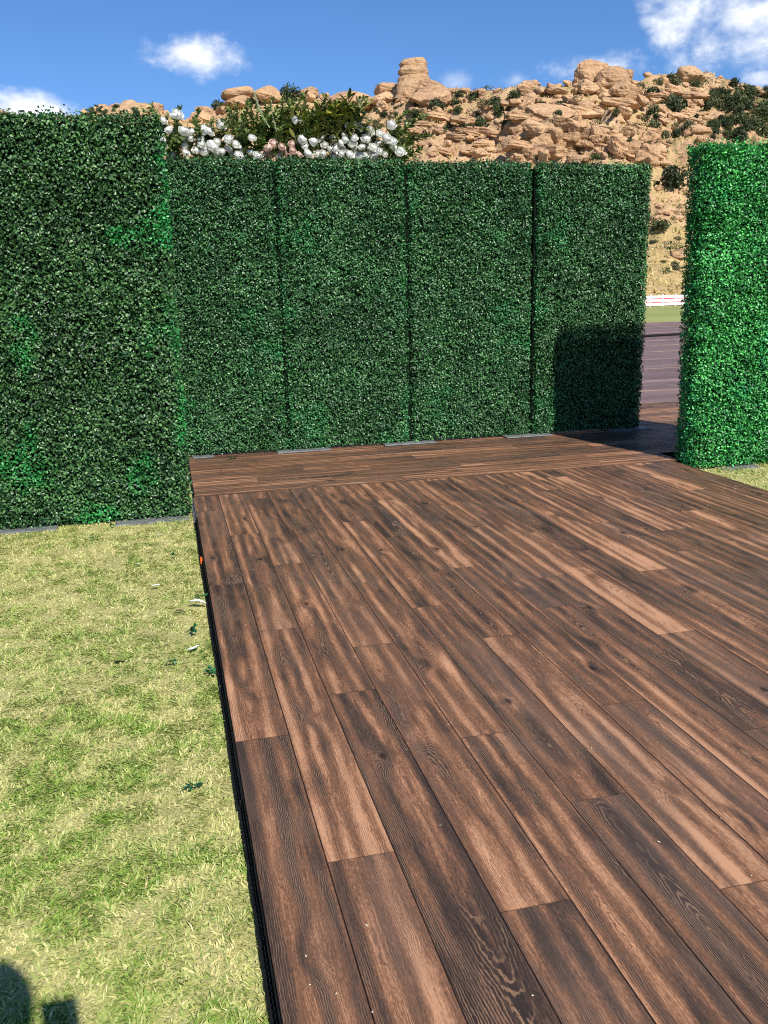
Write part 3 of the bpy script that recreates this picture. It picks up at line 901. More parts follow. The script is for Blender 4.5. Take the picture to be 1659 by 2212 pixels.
# sheets of the same vinyl further back, each lapping the next by a raised seam
stage = empty('stage_floor', (14, BY1, 0))
tag(stage, kind='structure')
y = BY1 + .003
k = 0
while y < 33.0:
    d_ = 1.95 if y > 12 else 1.2
    bm = bmesh.new()
    bm_box(bm, -13.7, 16, 0, d_ - .012, -.07, -.002 + (k % 2) * .004, bevel=.004)
    link('floor_sheet', bm_mesh('floor_sheet', bm, M_FLOOR), stage, (0, y - BY1, 0))
    bm = bmesh.new(); bm_box(bm, -13.7, 16, -.03, .03, -.004, .008, bevel=.003)
    link('seam_strip', bm_mesh('seam_strip', bm, plain('seam_tape', (.24, .165, .14), .7, .3, 3)) if k == 0 else bpy.data.meshes['seam_strip'], stage, (0, y - BY1 + d_ - .006, 0))  # sheet edges catching light, put in as paler strips
    y += d_; k += 1
# cable across the far floor
cv, cf = tube([(8 + i * .7, 24.6 + .25 * math.sin(i * .7) - .05 * i, .03) for i in range(22)], .045, 6)
tag(link('cable', np_mesh('cable', cv, cf, M_BLACK, True)), 'thick black cable lying across the far floor in the gap', 'cable')

# black interlocking tiles that edge the deck
def tile_mesh(mat):
    bm = bmesh.new()
    bm_box(bm, -.022, .0, 0, .292, GZ - .002, GZ + .016)
    bm_box(bm, -.006, .010, 0, .292, GZ + .014, -.0075)
    for i in range(14):
        y0 = .006 + i * .0205
        bm_box(bm, -.012, -.0065, y0, y0 + .011, GZ + .0165, -.026, bevel=.001)
    return bm_mesh('edge_tile', bm, mat)
T_BLACK = tile_mesh(M_BLACK); T_GREY = tile_mesh(M_GREYRUB)
for i in range(26):
    y = -1.2 + i * .2985
    link('edge_tile', T_GREY if i >= 24 else T_BLACK, deck, (DX0 + .001 + random.uniform(-.002, .002), y, 0))
link('edge_clip', box_mesh('edge_clip', M_ORANGE, -.016, -.002, -.03, .03, -.045, -.016, bevel=.003), deck, (DX0 - .004, 4.98, 0))

# ------------------------------------------------------------------ hedges
def hedge_leaves(Wd, H, D, rad, dens, pal, seed, edge_bright=0.5, back=0.25, lsize=(.014, .023), z0=.02):
    """small boxwood leaves over the front, ends, top and (thinner) back of an upright rounded panel.
       local x along the panel, -y the front, origin at the middle of the base"""
    rs = np.random.default_rng(seed)
    hx, hy = Wd / 2 - rad, D / 2 - rad
    segs = []       # (length, fn) round the plan
    L1, L2, La = 2 * hx, 2 * hy, rad * math.pi / 2
    parts = [('front', L1, 1.0), ('cr', La, 1.0), ('right', L2, 1.0), ('br', La, .6), ('back', L1, back), ('bl', La, .6), ('left', L2, 1.0), ('cl', La, 1.0)]
    Ps, Ns = [], []
    for nm, ln, dn in parts:
        n = int(ln * H * dens * dn)
        if n <= 0: continue
        s = rs.random(n); z = z0 + rs.random(n) * (H - z0)
        if nm == 'front': x = -hx + s * L1; y = np.full(n, -hy - rad); nx_, ny_ = 0 * s, 0 * s - 1
        elif nm == 'back': x = -hx + s * L1; y = np.full(n, hy + rad); nx_, ny_ = 0 * s, 0 * s + 1
        elif nm == 'right': x = np.full(n, hx + rad); y = -hy + s * L2; nx_, ny_ = 0 * s + 1, 0 * s
        elif nm == 'left': x = np.full(n, -hx - rad); y = -hy + s * L2; nx_, ny_ = 0 * s - 1, 0 * s
        else:
            a0 = dict(cr=-90, br=0, bl=90, cl=180)[nm]
            th = np.radians(a0 + s * 90); cx = hx if nm in ('cr', 'br') else -hx; cy = hy if nm in ('br', 'bl') else -hy
            nx_, ny_ = np.cos(th), np.sin(th); x = cx + rad * nx_; y = cy + rad * ny_
        Ps.append(np.stack([x, y, z], 1)); Ns.append(np.stack([nx_, ny_, 0 * s], 1))
    n = int(Wd * D * dens)
    Ps.append(np.stack([rs.uniform(-Wd / 2, Wd / 2, n), rs.uniform(-D / 2, D / 2, n), np.full(n, H)], 1)); Ns.append(np.tile([0, 0, 1.0], (n, 1)))
    P = np.concatenate(Ps); N = np.concatenate(Ns); n = len(P)
    # round the top edge and make the surface lumpy, in sprigs
    tp = np.clip((P[:, 2] - (H - .05)) / .05, 0, 1); up_ = N[:, 2] > .5
    P[:, 1] *= np.where(up_, 1, 1 - .25 * tp ** 2)
    lump = (fbm(P[:, 0] * 9 + P[:, 1] * 9 + seed, P[:, 2] * 9, 3, seed) - .5) * .035
    P = P + N * (lump + rs.uniform(-.034, .016, n) + (rs.random(n) < .03) * rs.random(n) * .025)[:, None]
    stick = up_ & (rs.random(n) < .30)
    P[stick, 2] += rs.random(stick.sum()) ** 2 * .05
    clump = np.stack([vnoise(P[:, 0] * 38 + P[:, 1] * 38, P[:, 2] * 38, seed + k) - .5 for k in range(3)], 1)
    Nn = norm(N * .65 + np.array([0, 0, .40]) + clump * 1.9 + rs.normal(size=(n, 3)) * .58)
    L = rs.uniform(*lsize, n)
    V, q = leaves(P, Nn, L, L * rs.uniform(.62, .82, n), fold=.22)
    # colours: several plastic greens, emerald patches, fresher green edges with light passing through painted in
    t = rs.random(n) ** 1.8
    c = pal[0] * (1 - t)[:, None] + pal[1] * t[:, None]
    ed = np.clip((np.abs(P[:, 0] + .03 * np.sin(P[:, 2] * 5)) - (Wd / 2 - .07)) / .06, 0, 1) * np.clip((fbm(P[:, 2] * 3.0, P[:, 2] * 0 + seed, 3, seed + 3) - .36) * 5 + .5 * edge_bright, 0, 1)
    pt = np.clip((fbm(P[:, 0] * 3.2 + seed, P[:, 2] * 3.2, 3, seed + 9) - (.66 - .06 * (edge_bright > .6))) * 9, 0, 1)
    em = np.clip(ed * edge_bright + pt * edge_bright, 0, 1) * (rs.random(n) < .75)
    c = c * (1 - em)[:, None] + np.array(pal[2]) * (.6 + .8 * rs.random(n))[:, None] * em[:, None]
    return V, q, np.repeat(c, 6, 0)

PAL_DARK = (np.array([.010, .055, .018]), np.array([.105, .260, .085]), np.array([.025, .22, .06]))
PAL_LEFT = (np.array([.009, .045, .014]), np.array([.115, .250, .075]), np.array([.025, .25, .055]))
PAL_BRIGHT = (np.array([.008, .060, .022]), np.array([.14, .36, .11]), np.array([.02, .24, .13]))

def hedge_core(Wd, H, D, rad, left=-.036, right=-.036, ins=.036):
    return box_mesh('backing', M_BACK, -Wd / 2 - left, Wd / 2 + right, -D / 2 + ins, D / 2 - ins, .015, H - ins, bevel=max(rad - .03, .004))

def hedge_meshes(Wd, H, D, rad, dens, pal, seed, mat, **kw):
    V, q, c = hedge_leaves(Wd, H, D, rad, dens, pal, seed, **kw)
    fol = np_mesh('foliage', V, q, mat, False, c)
    core = hedge_core(Wd, H, D, rad)
    return fol, core

def hedge(fol, core, loc, rz, label, plates, Wd, H, D, flip=False, lean=(0, 0)):
    e = empty('hedge_panel', loc, rz)
    e.rotation_euler = (lean[0], lean[1], rz)
    tag(e, label, 'hedge', 'boxwood hedge panels')
    f = link('foliage', fol, e); f['kind'] = 'stuff'
    link('backing', core, e)
    for sx in (-1, 1):
        link('frame_post', bpy.data.meshes.get('frame_post') or box_mesh('frame_post', M_STEEL, -.015, .015, .0, .03, 0, 2.4), e, (sx * (Wd / 2 - .12), D / 2 - .055, .01))
    for (x0, x1, yf) in plates:
        bm = bmesh.new(); bm_box(bm, x0, x1, -D / 2 - yf, D / 2 + .12, .001, .011, bevel=.002)
        link('base_plate', bm_mesh('base_plate', bm, M_PLATE), e)
    return e

HH = 2.55
BD = .13
BY = 8.30 + BD / 2 - .02
PANELS_B = [(-.14, 1.042), (1.080, 2.226), (2.274, 3.458), (3.510, 4.665)]
fB = [hedge_meshes(1.19, HH, BD, .03, 14500, PAL_DARK, s, M_BOX, edge_bright=.42) for s in (301, 302)]
lab = ['boxwood hedge panel of the back wall, first beside the tall left hedge', 'boxwood hedge panel of the back wall under the middle of the white roses',
       'boxwood hedge panel of the back wall, second from the gap', 'boxwood hedge panel of the back wall beside the gap, with a black shadow on it']
plB = [[(.17, .36)], [(.94, 1.44)], [(1.96, 2.47)], [(3.18, 3.66), (4.30, 4.74)]]
for i, (x0, x1) in enumerate(PANELS_B):
    cx = (x0 + x1) / 2
    fol, core = fB[i % 2]
    core = hedge_core(1.19, HH, BD, .03, .03 if i else -.036, .03 if i < 3 else -.036)  # widened across the seams so they show as dark, shaded slots
    pl = [(a - cx, b - cx, .10) for a, b in plB[i]]
    hz = [.02, .015, 0, -.015][i]
    e = hedge(fol, core, (cx, BY + [.02, .005, .005, -.02][i], .003), 0, lab[i], pl, 1.19, HH, BD, lean=(R([-.3, .2, -.2, .3][i]), R([.15, -.1, .1, .2][i])))
    for ch in e.children:
        if ch.name.startswith(('foliage', 'backing')): ch.scale = ((x1 - x0) / 1.19, 1 if ch.name[0] == 'f' else 1 - .06 * i, 1 + hz / HH)
# tall left hedge on the lawn
LD = .15
fL = hedge_meshes(1.22, 2.585, LD, .035, 14500, PAL_LEFT, 311, M_BOX, edge_bright=.8)
LY = 6.20 + LD / 2
hedge(*fL, (-.535, LY, GZ), 0, 'nearest boxwood hedge panel, standing on the lawn left of the deck', [(.115, .605, .11), (-.64, -.26, .085)], 1.22, 2.585, LD, lean=(0, R(.2)))
hedge(*fL, (-1.77, LY + .03, GZ), 0, 'boxwood hedge panel at the left edge, beyond the nearest panel', [(.30, .588, .085)], 1.22, 2.585, LD)
# right hedge box beyond the gap
RD = .30
fR = hedge_meshes(1.35, 2.49, RD, .10, 14500, PAL_BRIGHT, 321, M_BOX_BRIGHT, edge_bright=.35)
hedge(*fR, (4.10 + .675, 6.40 + RD / 2, GZ), 0, 'thick bright green hedge box right of the gap with rounded corner', [(-.45, -.10, .10), (.35, .66, .10)], 1.35, 2.49, RD, lean=(0, R(-.5)))

# ------------------------------------------------------------------ lawn
def lawn(n, x0, x1, y0, y1, l0, l1, w0, w1, name):
    P = np.stack([rng.uniform(x0, x1, n), rng.uniform(y0, y1, n), np.full(n, GZ)], 1)
    gnoise = fbm(P[:, 0] * 2.6, P[:, 1] * 2.6, 4, 31)
    tuft = fbm(P[:, 0] * 11, P[:, 1] * 11, 3, 37)
    keep = rng.random(n) < (.42 + .75 * np.clip((gnoise * .3 + tuft * .9 - .46) * 4, 0, 1))
    P = P[keep]; gnoise = gnoise[keep]; tuft = tuft[keep]; n = len(P)
    L = rng.uniform(l0, l1, n) * (.45 + 1.1 * tuft); Wd = rng.uniform(w0, w1, n)
    flow = 6.28 * fbm(P[:, 0] * 9, P[:, 1] * 9, 2, 61) * 3
    th = flow + rng.normal(size=n) * 1.1
    lift = np.clip(rng.normal(.48, .32, n), .03, 1.3)
    d = np.stack([np.cos(th) * np.cos(lift), np.sin(th) * np.cos(lift), np.sin(lift)], 1)
    sd_ = np.stack([-np.sin(th), np.cos(th), rng.normal(size=n) * .35], 1)
    droop = np.stack([np.cos(th), np.sin(th), -np.full(n, .35)], 1)
    b0 = P; m = P + d * (L * .5)[:, None]; tpt = m + (d * .55 + droop * .45) * (L * .5)[:, None]
    tpt[:, 2] = np.maximum(tpt[:, 2], GZ + .002)
    w = (sd_ * (Wd / 2)[:, None])
    V = np.stack([b0 - w * .8, b0 + w * .8, m + w, m - w, tpt], 1).reshape(-1, 3)
    k = (np.arange(n) * 5)[:, None]
    q = k + np.array([0, 1, 2, 3]); t3 = k + np.array([3, 2, 4])
    dry = np.clip(.50 - (gnoise - .5) * 0.4 - (tuft - .5) * 1.7 + np.clip((P[:, 1] - 3.6) * .10, -.1, .18) + rng.normal(size=n) * .26, 0, 1)
    dry = np.where(rng.random(n) < .18, rng.random(n), dry)
    g0 = np.array([.085, .175, .022]); g1 = np.array([.27, .36, .070]); s0 = np.array([.52, .44, .20]); s1 = np.array([.60, .52, .29])
    r_ = rng.random((n, 1))
    c = (g0 * (1 - r_) + g1 * r_) * (1 - dry[:, None]) + (s0 * (1 - r_) + s1 * r_) * dry[:, None]
    return np_mesh(name, V, [q, t3], M_GRASS, False, np.repeat(c, 5, 0))
near = lawn(250000, -1.75, .106, .6, 3.4, .012, .029, .0022, .0050, 'lawn')
tag(link('lawn_grass', near), 'short sunlit lawn grass along the left edge of the deck', 'grass', kind='stuff')
mid = lawn(120000, -2.3, .104, 3.4, 6.35, .012, .028, .003, .0058, 'lawn')
tag(link('lawn_grass', mid), 'worn yellowish lawn in front of the tall left hedge', 'grass', kind='stuff')
rgt = lawn(60000, 4.02, 8.0, 3.4, 6.8, .02, .045, .004, .007, 'lawn')
tag(link('lawn_grass', rgt), 'sunlit lawn at the foot of the right hedge box', 'grass', kind='stuff')

# ------------------------------------------------------------------ flowers over the hedge
def petal(V, F, th, rad, p0, p1, w, lip):
    """one petal of a globe shaped bloom: a curved leaf of a sphere from polar angle p0 to p1 with a turned lip"""
    k = len(V); nu, nv = 5, 5
    for j in range(nv):
        v = j / (nv - 1); ph = p0 + (p1 - p0) * v
        for i in range(nu):
            u = (i / (nu - 1) - .5) * 2
            a = th + u * w * (1 - .35 * v ** 3)
            rr = rad * math.sin(ph) + (lip if j == nv - 1 else 0) * (1 - .4 * abs(u))
            z = -rad * math.cos(ph) * 1.08 - (.06 * u * u if j == nv - 1 else 0)
            V.append((rr * math.cos(a), rr * math.sin(a), z))
    for j in range(nv - 1):
        for i in range(nu - 1):
            F.append((k + j * nu + i, k + j * nu + i + 1, k + (j + 1) * nu + i + 1, k + (j + 1) * nu + i))

def rose_mesh(seed, mat):
    rs = random.Random(seed)
    V, F = [], []
    for ring, (n, rad, p1, w, lip) in enumerate([(3, .52, .93, 1.3, .0), (4, .64, .83, 1.0, .04), (5, .76, .74, .82, .07), (5, .88, .65, .80, .12), (6, 1.0, .54, .66, .20)]):
        for i in range(n):
            petal(V, F, 2 * math.pi * (i + .37 * ring) / n + rs.uniform(-.15, .15), rad * rs.uniform(.90, 1.10), .12 * math.pi, (p1 + rs.uniform(-.05, .05)) * math.pi, w, lip * rs.uniform(.6, 1.3))
    return np_mesh('rose', np.array(V), np.array(F), mat, True)
ROSE_W = [rose_mesh(i, M_PETAL) for i in range(7)]
ROSE_B = [rose_mesh(10 + i, M_BLUSH) for i in range(2)]

def sprig_mesh(seed, nleaf, length, lsz, c0, c1, bend=.25, whorl=False, wid=.45):
    rs = np.random.default_rng(seed)
    t = np.linspace(.12, 1, nleaf)
    bx = bend * t ** 2 * length
    P = np.stack([bx, .15 * bend * np.sin(t * 4) * length, t * length], 1)
    th = np.arange(nleaf) * 2.4 + rs.uniform(0, 6)
    out = np.stack([np.cos(th), np.sin(th), np.full(nleaf, .55 if not whorl else .9)], 1)
    Nn = np.stack([-np.cos(th) * .5, -np.sin(th) * .5, np.full(nleaf, 1.0)], 1) + rs.normal(size=(nleaf, 3)) * .25
    L = lsz * rs.uniform(.7, 1.25, nleaf) * (1.05 - .45 * t)
    V, q = leaves(P, Nn, L, L * wid, axis=out + rs.normal(size=(nleaf, 3)) * .2, fold=.2)
    r_ = rs.random((nleaf, 1))
    c = np.repeat(np.array(c0) * (1 - r_) + np.array(c1) * r_, 6, 0)
    tv, tf = tube([(bend * s * s * length, .15 * bend * math.sin(s * 4) * length, s * length) for s in np.linspace(0, 1, 7)], .0035 + length * .004, 4)
    Vv = np.concatenate([V, tv]); cc = np.concatenate([c, np.tile(np.array(c0) * .8, (len(tv), 1))])
    return np_mesh('leaf_spray', Vv, [q, tf + len(V)], M_GREEN, False, cc)
G0, G1 = (.060, .090, .024), (.25, .29, .085)
SPR = [sprig_mesh(401, 60, .42, .105, (.075, .115, .030), (.29, .33, .11), .35),
       sprig_mesh(402, 60, .42, .10, G0, G1, .25),
       sprig_mesh(403, 40, .36, .14, G0, (.13, .18, .04), .3),
       sprig_mesh(404, 70, .40, .042, (.09, .13, .045), (.30, .35, .16), .1, True)]
MAG = [sprig_mesh(411 + i, 14, .26, .15, (.045, .060, .014), (.20, .20, .040), .3, wid=.36) for i in range(2)]
GOLD = sprig_mesh(415, 16, .24, .13, (.10, .13, .015), (.36, .33, .03), .2, wid=.36)
SPIKE = sprig_mesh(417, 90, .34, .026, (.42, .46, .28), (.66, .68, .52), .15, True, .8)

FLY = 8.95
fl = empty('floral_arrangement', (1.27, FLY, 0))
tag(fl, 'long arrangement of white and blush roses with greenery above the hedge', 'flowers')
def fpos(px, py, dy=0.0):
    d = bearing(px, py); yy = FLY + dy
    s = yy / d.y
    return Vector((d.x * s - 1.27, dy, CAM_H + d.z * s))
link('stand', None, fl)
bpy.data.objects.remove(bpy.data.objects['stand'])
M_STAND = plain('stand_wood', (.22, .14, .08), .7, .3, 12)
bm = bmesh.new()
bm_box(bm, -1.2, 1.2, -.05, .05, 2.40, 2.48, bevel=.006)
for sx in (-1.12, 1.12): bm_box(bm, sx - .045, sx + .045, -.045, .045, .008, 2.40, bevel=.006)
for sx in (-1.12, 1.12): bm_box(bm, sx - .05, sx + .05, -.35, .35, .003, .0079)
link('stand', bm_mesh('stand', bm, M_STAND), fl)
roses = [(355, 262), (362, 280), (345, 300), (378, 250), (398, 312), (372, 330), (395, 282), (412, 298), (385, 300), (430, 300), (437, 312), (420, 322),
         (452, 285), (455, 310), (432, 330), (444, 326), (470, 305), (480, 268), (405, 330), (462, 320), (495, 300), (497, 320), (480, 328), (512, 310),
         (520, 325), (505, 333), (545, 300), (540, 325), (550, 332), (470, 333), (515, 336), (415, 285), (440, 280), (385, 245), (350, 318), (560, 336),
         (655, 300), (660, 318), (668, 330), (675, 305), (690, 300), (700, 312), (700, 330), (712, 322), (720, 300), (727, 318), (735, 308), (738, 330),
         (748, 300), (745, 322), (760, 310), (768, 296), (768, 322), (755, 335), (775, 335), (782, 316), (790, 300), (795, 325), (805, 318), (806, 335),
         (815, 308), (820, 328), (780, 275), (798, 283), (822, 290), (845, 270), (845, 305), (850, 318), (835, 300), (752, 272), (745, 290), (860, 330),
         (690, 335), (722, 336), (790, 336), (835, 334), (640, 262), (770, 268), (868, 325)]
blush = [(578, 318), (585, 330), (592, 310), (600, 325), (610, 316), (618, 330), (628, 312), (633, 326), (645, 332), (602, 336), (570, 332), (625, 336), (655, 334)]
for i, (px, py) in enumerate(roses + blush):
    isb = i >= len(roses)
    p = fpos(px + random.uniform(-3, 3), py + random.uniform(-2, 2), random.uniform(-.14, .02))
    s = random.uniform(.030, .052) if not isb else random.uniform(.030, .042)
    o = link('rose', random.choice(ROSE_B if isb else ROSE_W), fl, p, (random.uniform(.5, 1.25), random.uniform(-.6, .6), random.uniform(-.7, .7)), (s, s * random.uniform(.85, 1.1), s * random.uniform(.75, 1.1)))
    if isb and random.random() < .9: o['label'] = 'blush pink rose'
def spray(mesh, px, py, n_scale, ry, dy=None, rx=None, name='leaf_spray'):
    p = fpos(px, py, random.uniform(-.05, .16) if dy is None else dy)
    o = link(name, mesh, fl, p, (random.uniform(-.4, .5) if rx is None else rx, ry, random.uniform(-1, 1) if abs(ry) < .9 else 0), (n_scale,) * 3)
    return o
for i in range(120):
    px = random.uniform(348, 872)
    hgt = .85 if 520 < px < 760 else .68
    spray(SPR[i % 4], px, random.uniform(312, 356), random.uniform(.55, .95) * hgt, random.uniform(-.7, .7))
for i in range(40):
    spray(SPR[(i * 3 + 1) % 3], random.uniform(520, 760), random.uniform(290, 330), random.uniform(.7, 1.0), random.uniform(-.8, .8), dy=random.uniform(0, .2))
for i in range(60):
    spray(SPR[i % 3], random.uniform(348, 872), random.uniform(340, 362), random.uniform(.4, .62), random.uniform(-.9, .9), dy=random.uniform(-.02, .22))
for px, py, s, ry in [(372, 312, .85, -.75), (385, 300, .7, -.1), (352, 312, .6, -.5), (432, 300, .7, .05), (345, 300, .5, -.8), (850, 310, .9, .6), (860, 320, .8, .9), (840, 300, .7, .3), (700, 280, .7, .2)]:
    spray(SPR[0] if ry else SPR[3], px, py, s, ry)
for i in range(20):
    spray(MAG[i % 2], random.uniform(640, 770), random.uniform(262, 318), random.uniform(.75, 1.15), random.uniform(-.7, .7), dy=random.uniform(-.1, .1))
for i in range(6):
    spray(MAG[i % 2], random.uniform(380, 560), random.uniform(285, 320), random.uniform(.6, .8), random.uniform(-.7, .7), dy=random.uniform(-.05, .1))
for px, py, s, ry in [(728, 272, .9, .1), (738, 268, .8, .5), (722, 268, .8, -.3), (688, 305, .7, .2), (662, 268, .5, 0)]:
    spray(GOLD, px, py, s, ry, dy=-.1)
for px, py, s, ry in [(582, 276, 1.0, -.42), (598, 286, .6, -.35), (592, 262, .5, -.4)]:
    spray(SPIKE, px, py, s, ry, dy=-.12, name='flower_spike')

# ------------------------------------------------------------------ fallen bits
def ground_pt(px, py, z):
    d = bearing(px, py); s = (z - CAM_H) / d.z
    return Vector((d.x * s, d.y * s, z))
def petal_mesh(seed):
    rs = random.Random(seed); V, F = [], []
    for j in range(5):
        for i in range(4):
            u = (i / 3 - .5); v = j / 4
            w = math.sin(math.pi * (.12 + .8 * v)) ** .7
            V.append((u * w * 1.0, (v - .5) * 1.7, .25 * (u * u) * 2 + .18 * math.sin(v * 3 + seed) + rs.uniform(-.03, .03)))
    for j in range(4):
        for i in range(3): F.append((j * 4 + i, j * 4 + i + 1, j * 4 + i + 5, j * 4 + i + 4))
    return np_mesh('petal', np.array(V), np.array(F), M_PETAL, True)
PET = [petal_mesh(i) for i in range(3)]
for i, (px, py, s, lab_) in enumerate([(427, 1304, .062, 'largest white petal on the grass, touching the deck edge'), (336, 1266, .034, 'white petal alone in the middle of the worn lawn'),
                                     (418, 1400, .040, 'white crumpled petal on the grass nearest the camera'), (302, 1219, .026, 'small white petal on the grass left of centre'),
                                     (343, 1156, .022, 'white petal close in front of the left hedge plate')]):
    tag(link('petal', PET[i % 3], None, ground_pt(px, py, GZ + .026), (.15, .1, random.uniform(1.0, 2.1)), (s * .6, s * .75, s)), lab_, 'petal', 'fallen petals')
def sprig_small(seed):
    rs = np.random.default_rng(seed); n = 9
    P = rs.normal(size=(n, 3)) * np.array([.014, .014, .004]) + np.array([0, 0, .012])
    V, q = leaves(P, rs.normal(size=(n, 3)) * .7 + np.array([0, 0, 1]), rs.uniform(.016, .026, n), rs.uniform(.010, .015, n))
    c = np.array([.012, .075, .026]) * rs.uniform(.6, 1.8, (n, 1))
    V = V.reshape(n, 6, 3); V[:, 0] = V[:, 0] * .0 + np.array([0, 0, .008])
    f_ = q.copy(); f_[f_ % 6 == 0] = 0
    return np_mesh('sprig', V.reshape(-1, 3), f_, M_BOX, False, np.repeat(c, 6, 0))
SPG = [sprig_small(i) for i in range(3)]
for i, (px, py, s, lab_) in enumerate([(417, 1700, 1.0, 'dark green plastic leaf sprig on the near lawn'), (415, 1365, 1.3, 'plastic leaf sprig on the grass just below the large petal'),
                                     (375, 1201, 1.1, 'plastic leaf sprig lying between hedge and deck corner'), (203, 1163, 1.1, 'plastic leaf sprig left of the hedge base plate'),
                                     (240, 1136, 1.1, 'plastic leaf sprig touching the hedge base plate'), (378, 1432, .9, 'plastic leaf sprig beside the nearest petal'),
                                     (458, 1452, 1.4, 'pale plastic leaf sprig against the deck edge'), (428, 1292, 1.1, 'plastic leaf sprig above the largest petal'),
                                     (395, 1112, 1.2, 'plastic leaf sprig at the deck corner below the hedge'), (502, 992, 1.3, 'plastic leaf sprig on the cross planks by the back hedge')]):
    z = GZ + .02 if px < 480 else .004
    tag(link('leaf_sprig', SPG[i % 3], None, ground_pt(px, py, z), (0, 0, random.uniform(0, 6)), (s * .8, s * .8, s * .8)), lab_, 'leaf sprig', 'fallen plastic sprigs')
lv, lq = leaves(np.array([[0, 0, 0.]]), np.array([[.1, -.2, 1.]]), np.array([.05]), np.array([.032]), axis=np.array([[1., .2, 0]]))
tag(link('fallen_leaf', np_mesh('fallen_leaf', lv, lq, M_GREEN, False, np.tile([.22, .26, .06], (6, 1))), None, ground_pt(245, 1426, GZ + .026)), 'pale green broad leaf lying on the lawn', 'leaf')
tv, tf = tube([(-.03, 0, 0), (0, .006, .003), (.03, 0, 0)], .0035, 5)
tag(link('twig', np_mesh('twig', tv, tf, M_BARK), None, ground_pt(390, 1320, GZ + .022), (0, 0, -.8)), 'short dark twig on the grass near the deck edge', 'twig')
# clippings and crumbs over the deck (uncountable)
n = 420
P = np.stack([rng.uniform(.15, 3.95, n), rng.uniform(.9, 8.1, n), np.full(n, .0028)], 1)
ln_ = rng.uniform(.003, .010, n)
ln_[:26] = rng.uniform(.010, .022, 26)
edge = np.arange(60, 130); P[edge, 1] = SEAM_Y + rng.normal(size=70) * .02; P[edge, 2] = .0045
Vc, qc = leaves(P, np.tile([0, 0, 1.0], (n, 1)) + rng.normal(size=(n, 3)) * .15, ln_, np.minimum(ln_ * .6, .0035), axis=rng.normal(size=(n, 3)))
Vc[:, 2] = np.maximum(Vc[:, 2], .0026)
tc_ = rng.random((n, 1))
cc = np.array([.55, .45, .30]) * (1 - tc_) + np.array([.75, .72, .62]) * tc_
tag(link('clippings', np_mesh('clippings', Vc, qc, M_GRASS, False, np.repeat(cc, 6, 0))), 'dry grass clippings and crumbs scattered over the planks', 'clippings', kind='stuff')

# ------------------------------------------------------------------ the person taking the picture (only the shadow falls into view)
M_SHIRT = plain('shirt_cloth', (.10, .12, .16), .85, .2, 40)
M_SKIN = plain('skin', (.50, .31, .22), .55, .08, 30)
PX, PY = -.085, -.19
pr = empty('person', (PX, PY, GZ))
tag(pr, 'person in a dark shirt photographing with a phone, only the shadow in view', 'person')
def skinned(name, verts, edges, radii, mat, parent, root=0, sub=2):
    me = bpy.data.meshes.new(name); me.from_pydata(verts, edges, []); me.update()
    me.materials.append(mat)
    o = link(name, me, parent)
    mo = o.modifiers.new('skin', 'SKIN'); mo.use_smooth_shade = True
    sv_ = me.skin_vertices[0].data
    for i, r_ in enumerate(radii): sv_[i].radius = (r_, r_) if not hasattr(r_, '__len__') else r_; sv_[i].use_root = (i == root)
    o.modifiers.new('sub', 'SUBSURF').levels = sub
    o.modifiers['sub'].render_levels = sub
    return o
hx_, hy_ = -PX, -PY                       # the phone's spot seen from the feet
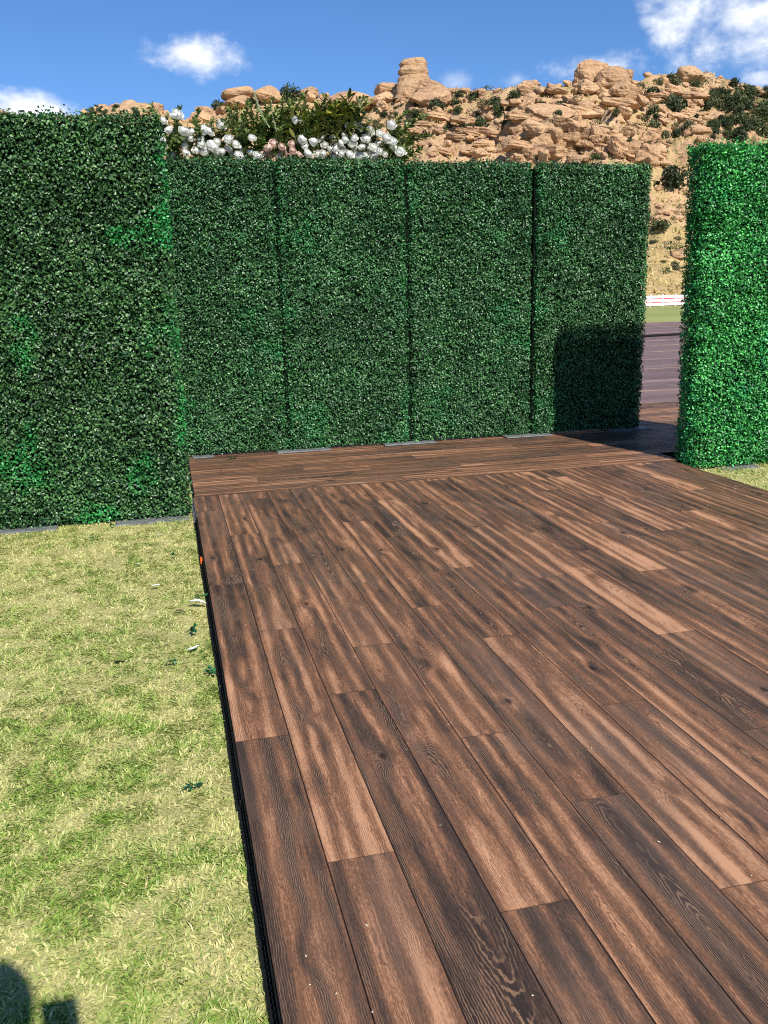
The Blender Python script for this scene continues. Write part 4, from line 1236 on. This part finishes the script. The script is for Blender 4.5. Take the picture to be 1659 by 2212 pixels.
bv = [(0, 0, .98), (0, 0, 1.15), (0, -.01, 1.35), (0, 0, 1.46), (0, .01, 1.56), (0, .02, 1.66), (0, .03, 1.74), (0, .02, 1.81),
      (-.19, 0, 1.44), (-.27, .03, 1.20), (-.02 + hx_ * .4, .28, 1.34), (hx_ - .05, hy_ - .05, 1.43),
      (.19, 0, 1.44), (.28, .03, 1.20), (.26, .20, 1.33), (hx_ + .05, hy_ - .05, 1.43),
      (-.10, 0, .90), (-.11, .02, .50), (-.11, -.01, .09), (-.12, .14, .05), (.10, 0, .90), (.11, .02, .50), (.11, -.01, .09), (.12, .14, .05)]
be = [(0, 1), (1, 2), (2, 3), (3, 4), (4, 5), (5, 6), (6, 7), (3, 8), (8, 9), (9, 10), (10, 11), (3, 12), (12, 13), (13, 14), (14, 15), (0, 16), (16, 17), (17, 18), (18, 19), (0, 20), (20, 21), (21, 22), (22, 23)]
br = [(.16, .11), (.15, .10), (.17, .11), (.10, .08), .055, .085, .10, .07, .07, .05, .042, .03, .07, .05, .042, .03, .09, .062, .045, .035, .09, .062, .045, .035]
skinned('body', bv, be, br, M_SHIRT, pr)
# hair and face
bm = bmesh.new(); bmesh.ops.create_icosphere(bm, subdivisions=3, radius=1)
for v in bm.verts:
    v.co = Vector((v.co.x * .098, v.co.y * .112 + .005, v.co.z * .122 + 1.735))
    v.co += Vector((0, .014 * math.exp(-((v.co.z - 1.71) / .02) ** 2), 0)) if v.co.y > .10 else Vector((0, 0, 0))
link('head', bm_mesh('head', bm, M_SKIN, True), pr)
bm = bmesh.new(); bmesh.ops.create_icosphere(bm, subdivisions=3, radius=1)
for v in bm.verts:
    v.co = Vector((v.co.x * .099, v.co.y * .112 - .018, max(v.co.z, -.35) * .112 + 1.748 - .03 * (v.co.y > .3)))
link('hair', bm_mesh('hair', bm, plain('hair', (.03, .02, .015), .7, .3, 60), True), pr)
for s_ in (-1, 1):
    for k in range(4):
        base = Vector((hx_ + s_ * .050, hy_ - .055, 1.425 + k * .018))
        tip = Vector((hx_ + s_ * .047, hy_ - .022, 1.43 + k * .019))
        mid = (base + tip) / 2 + Vector((s_ * .018, -.002, 0))
        fv, ff = tube([base, mid, tip], [.009, .0085, .006], 6)
        link('finger', np_mesh('finger', fv, ff, M_SKIN, True), pr)
ph = box_mesh('phone', M_BLACK, -.012, .066, -.009, 0, -.030, .138, bevel=.003)
tag(link('phone', ph, None, (0, -.018, CAM_H)), 'black phone held up by the person, only its shadow in view', 'phone')
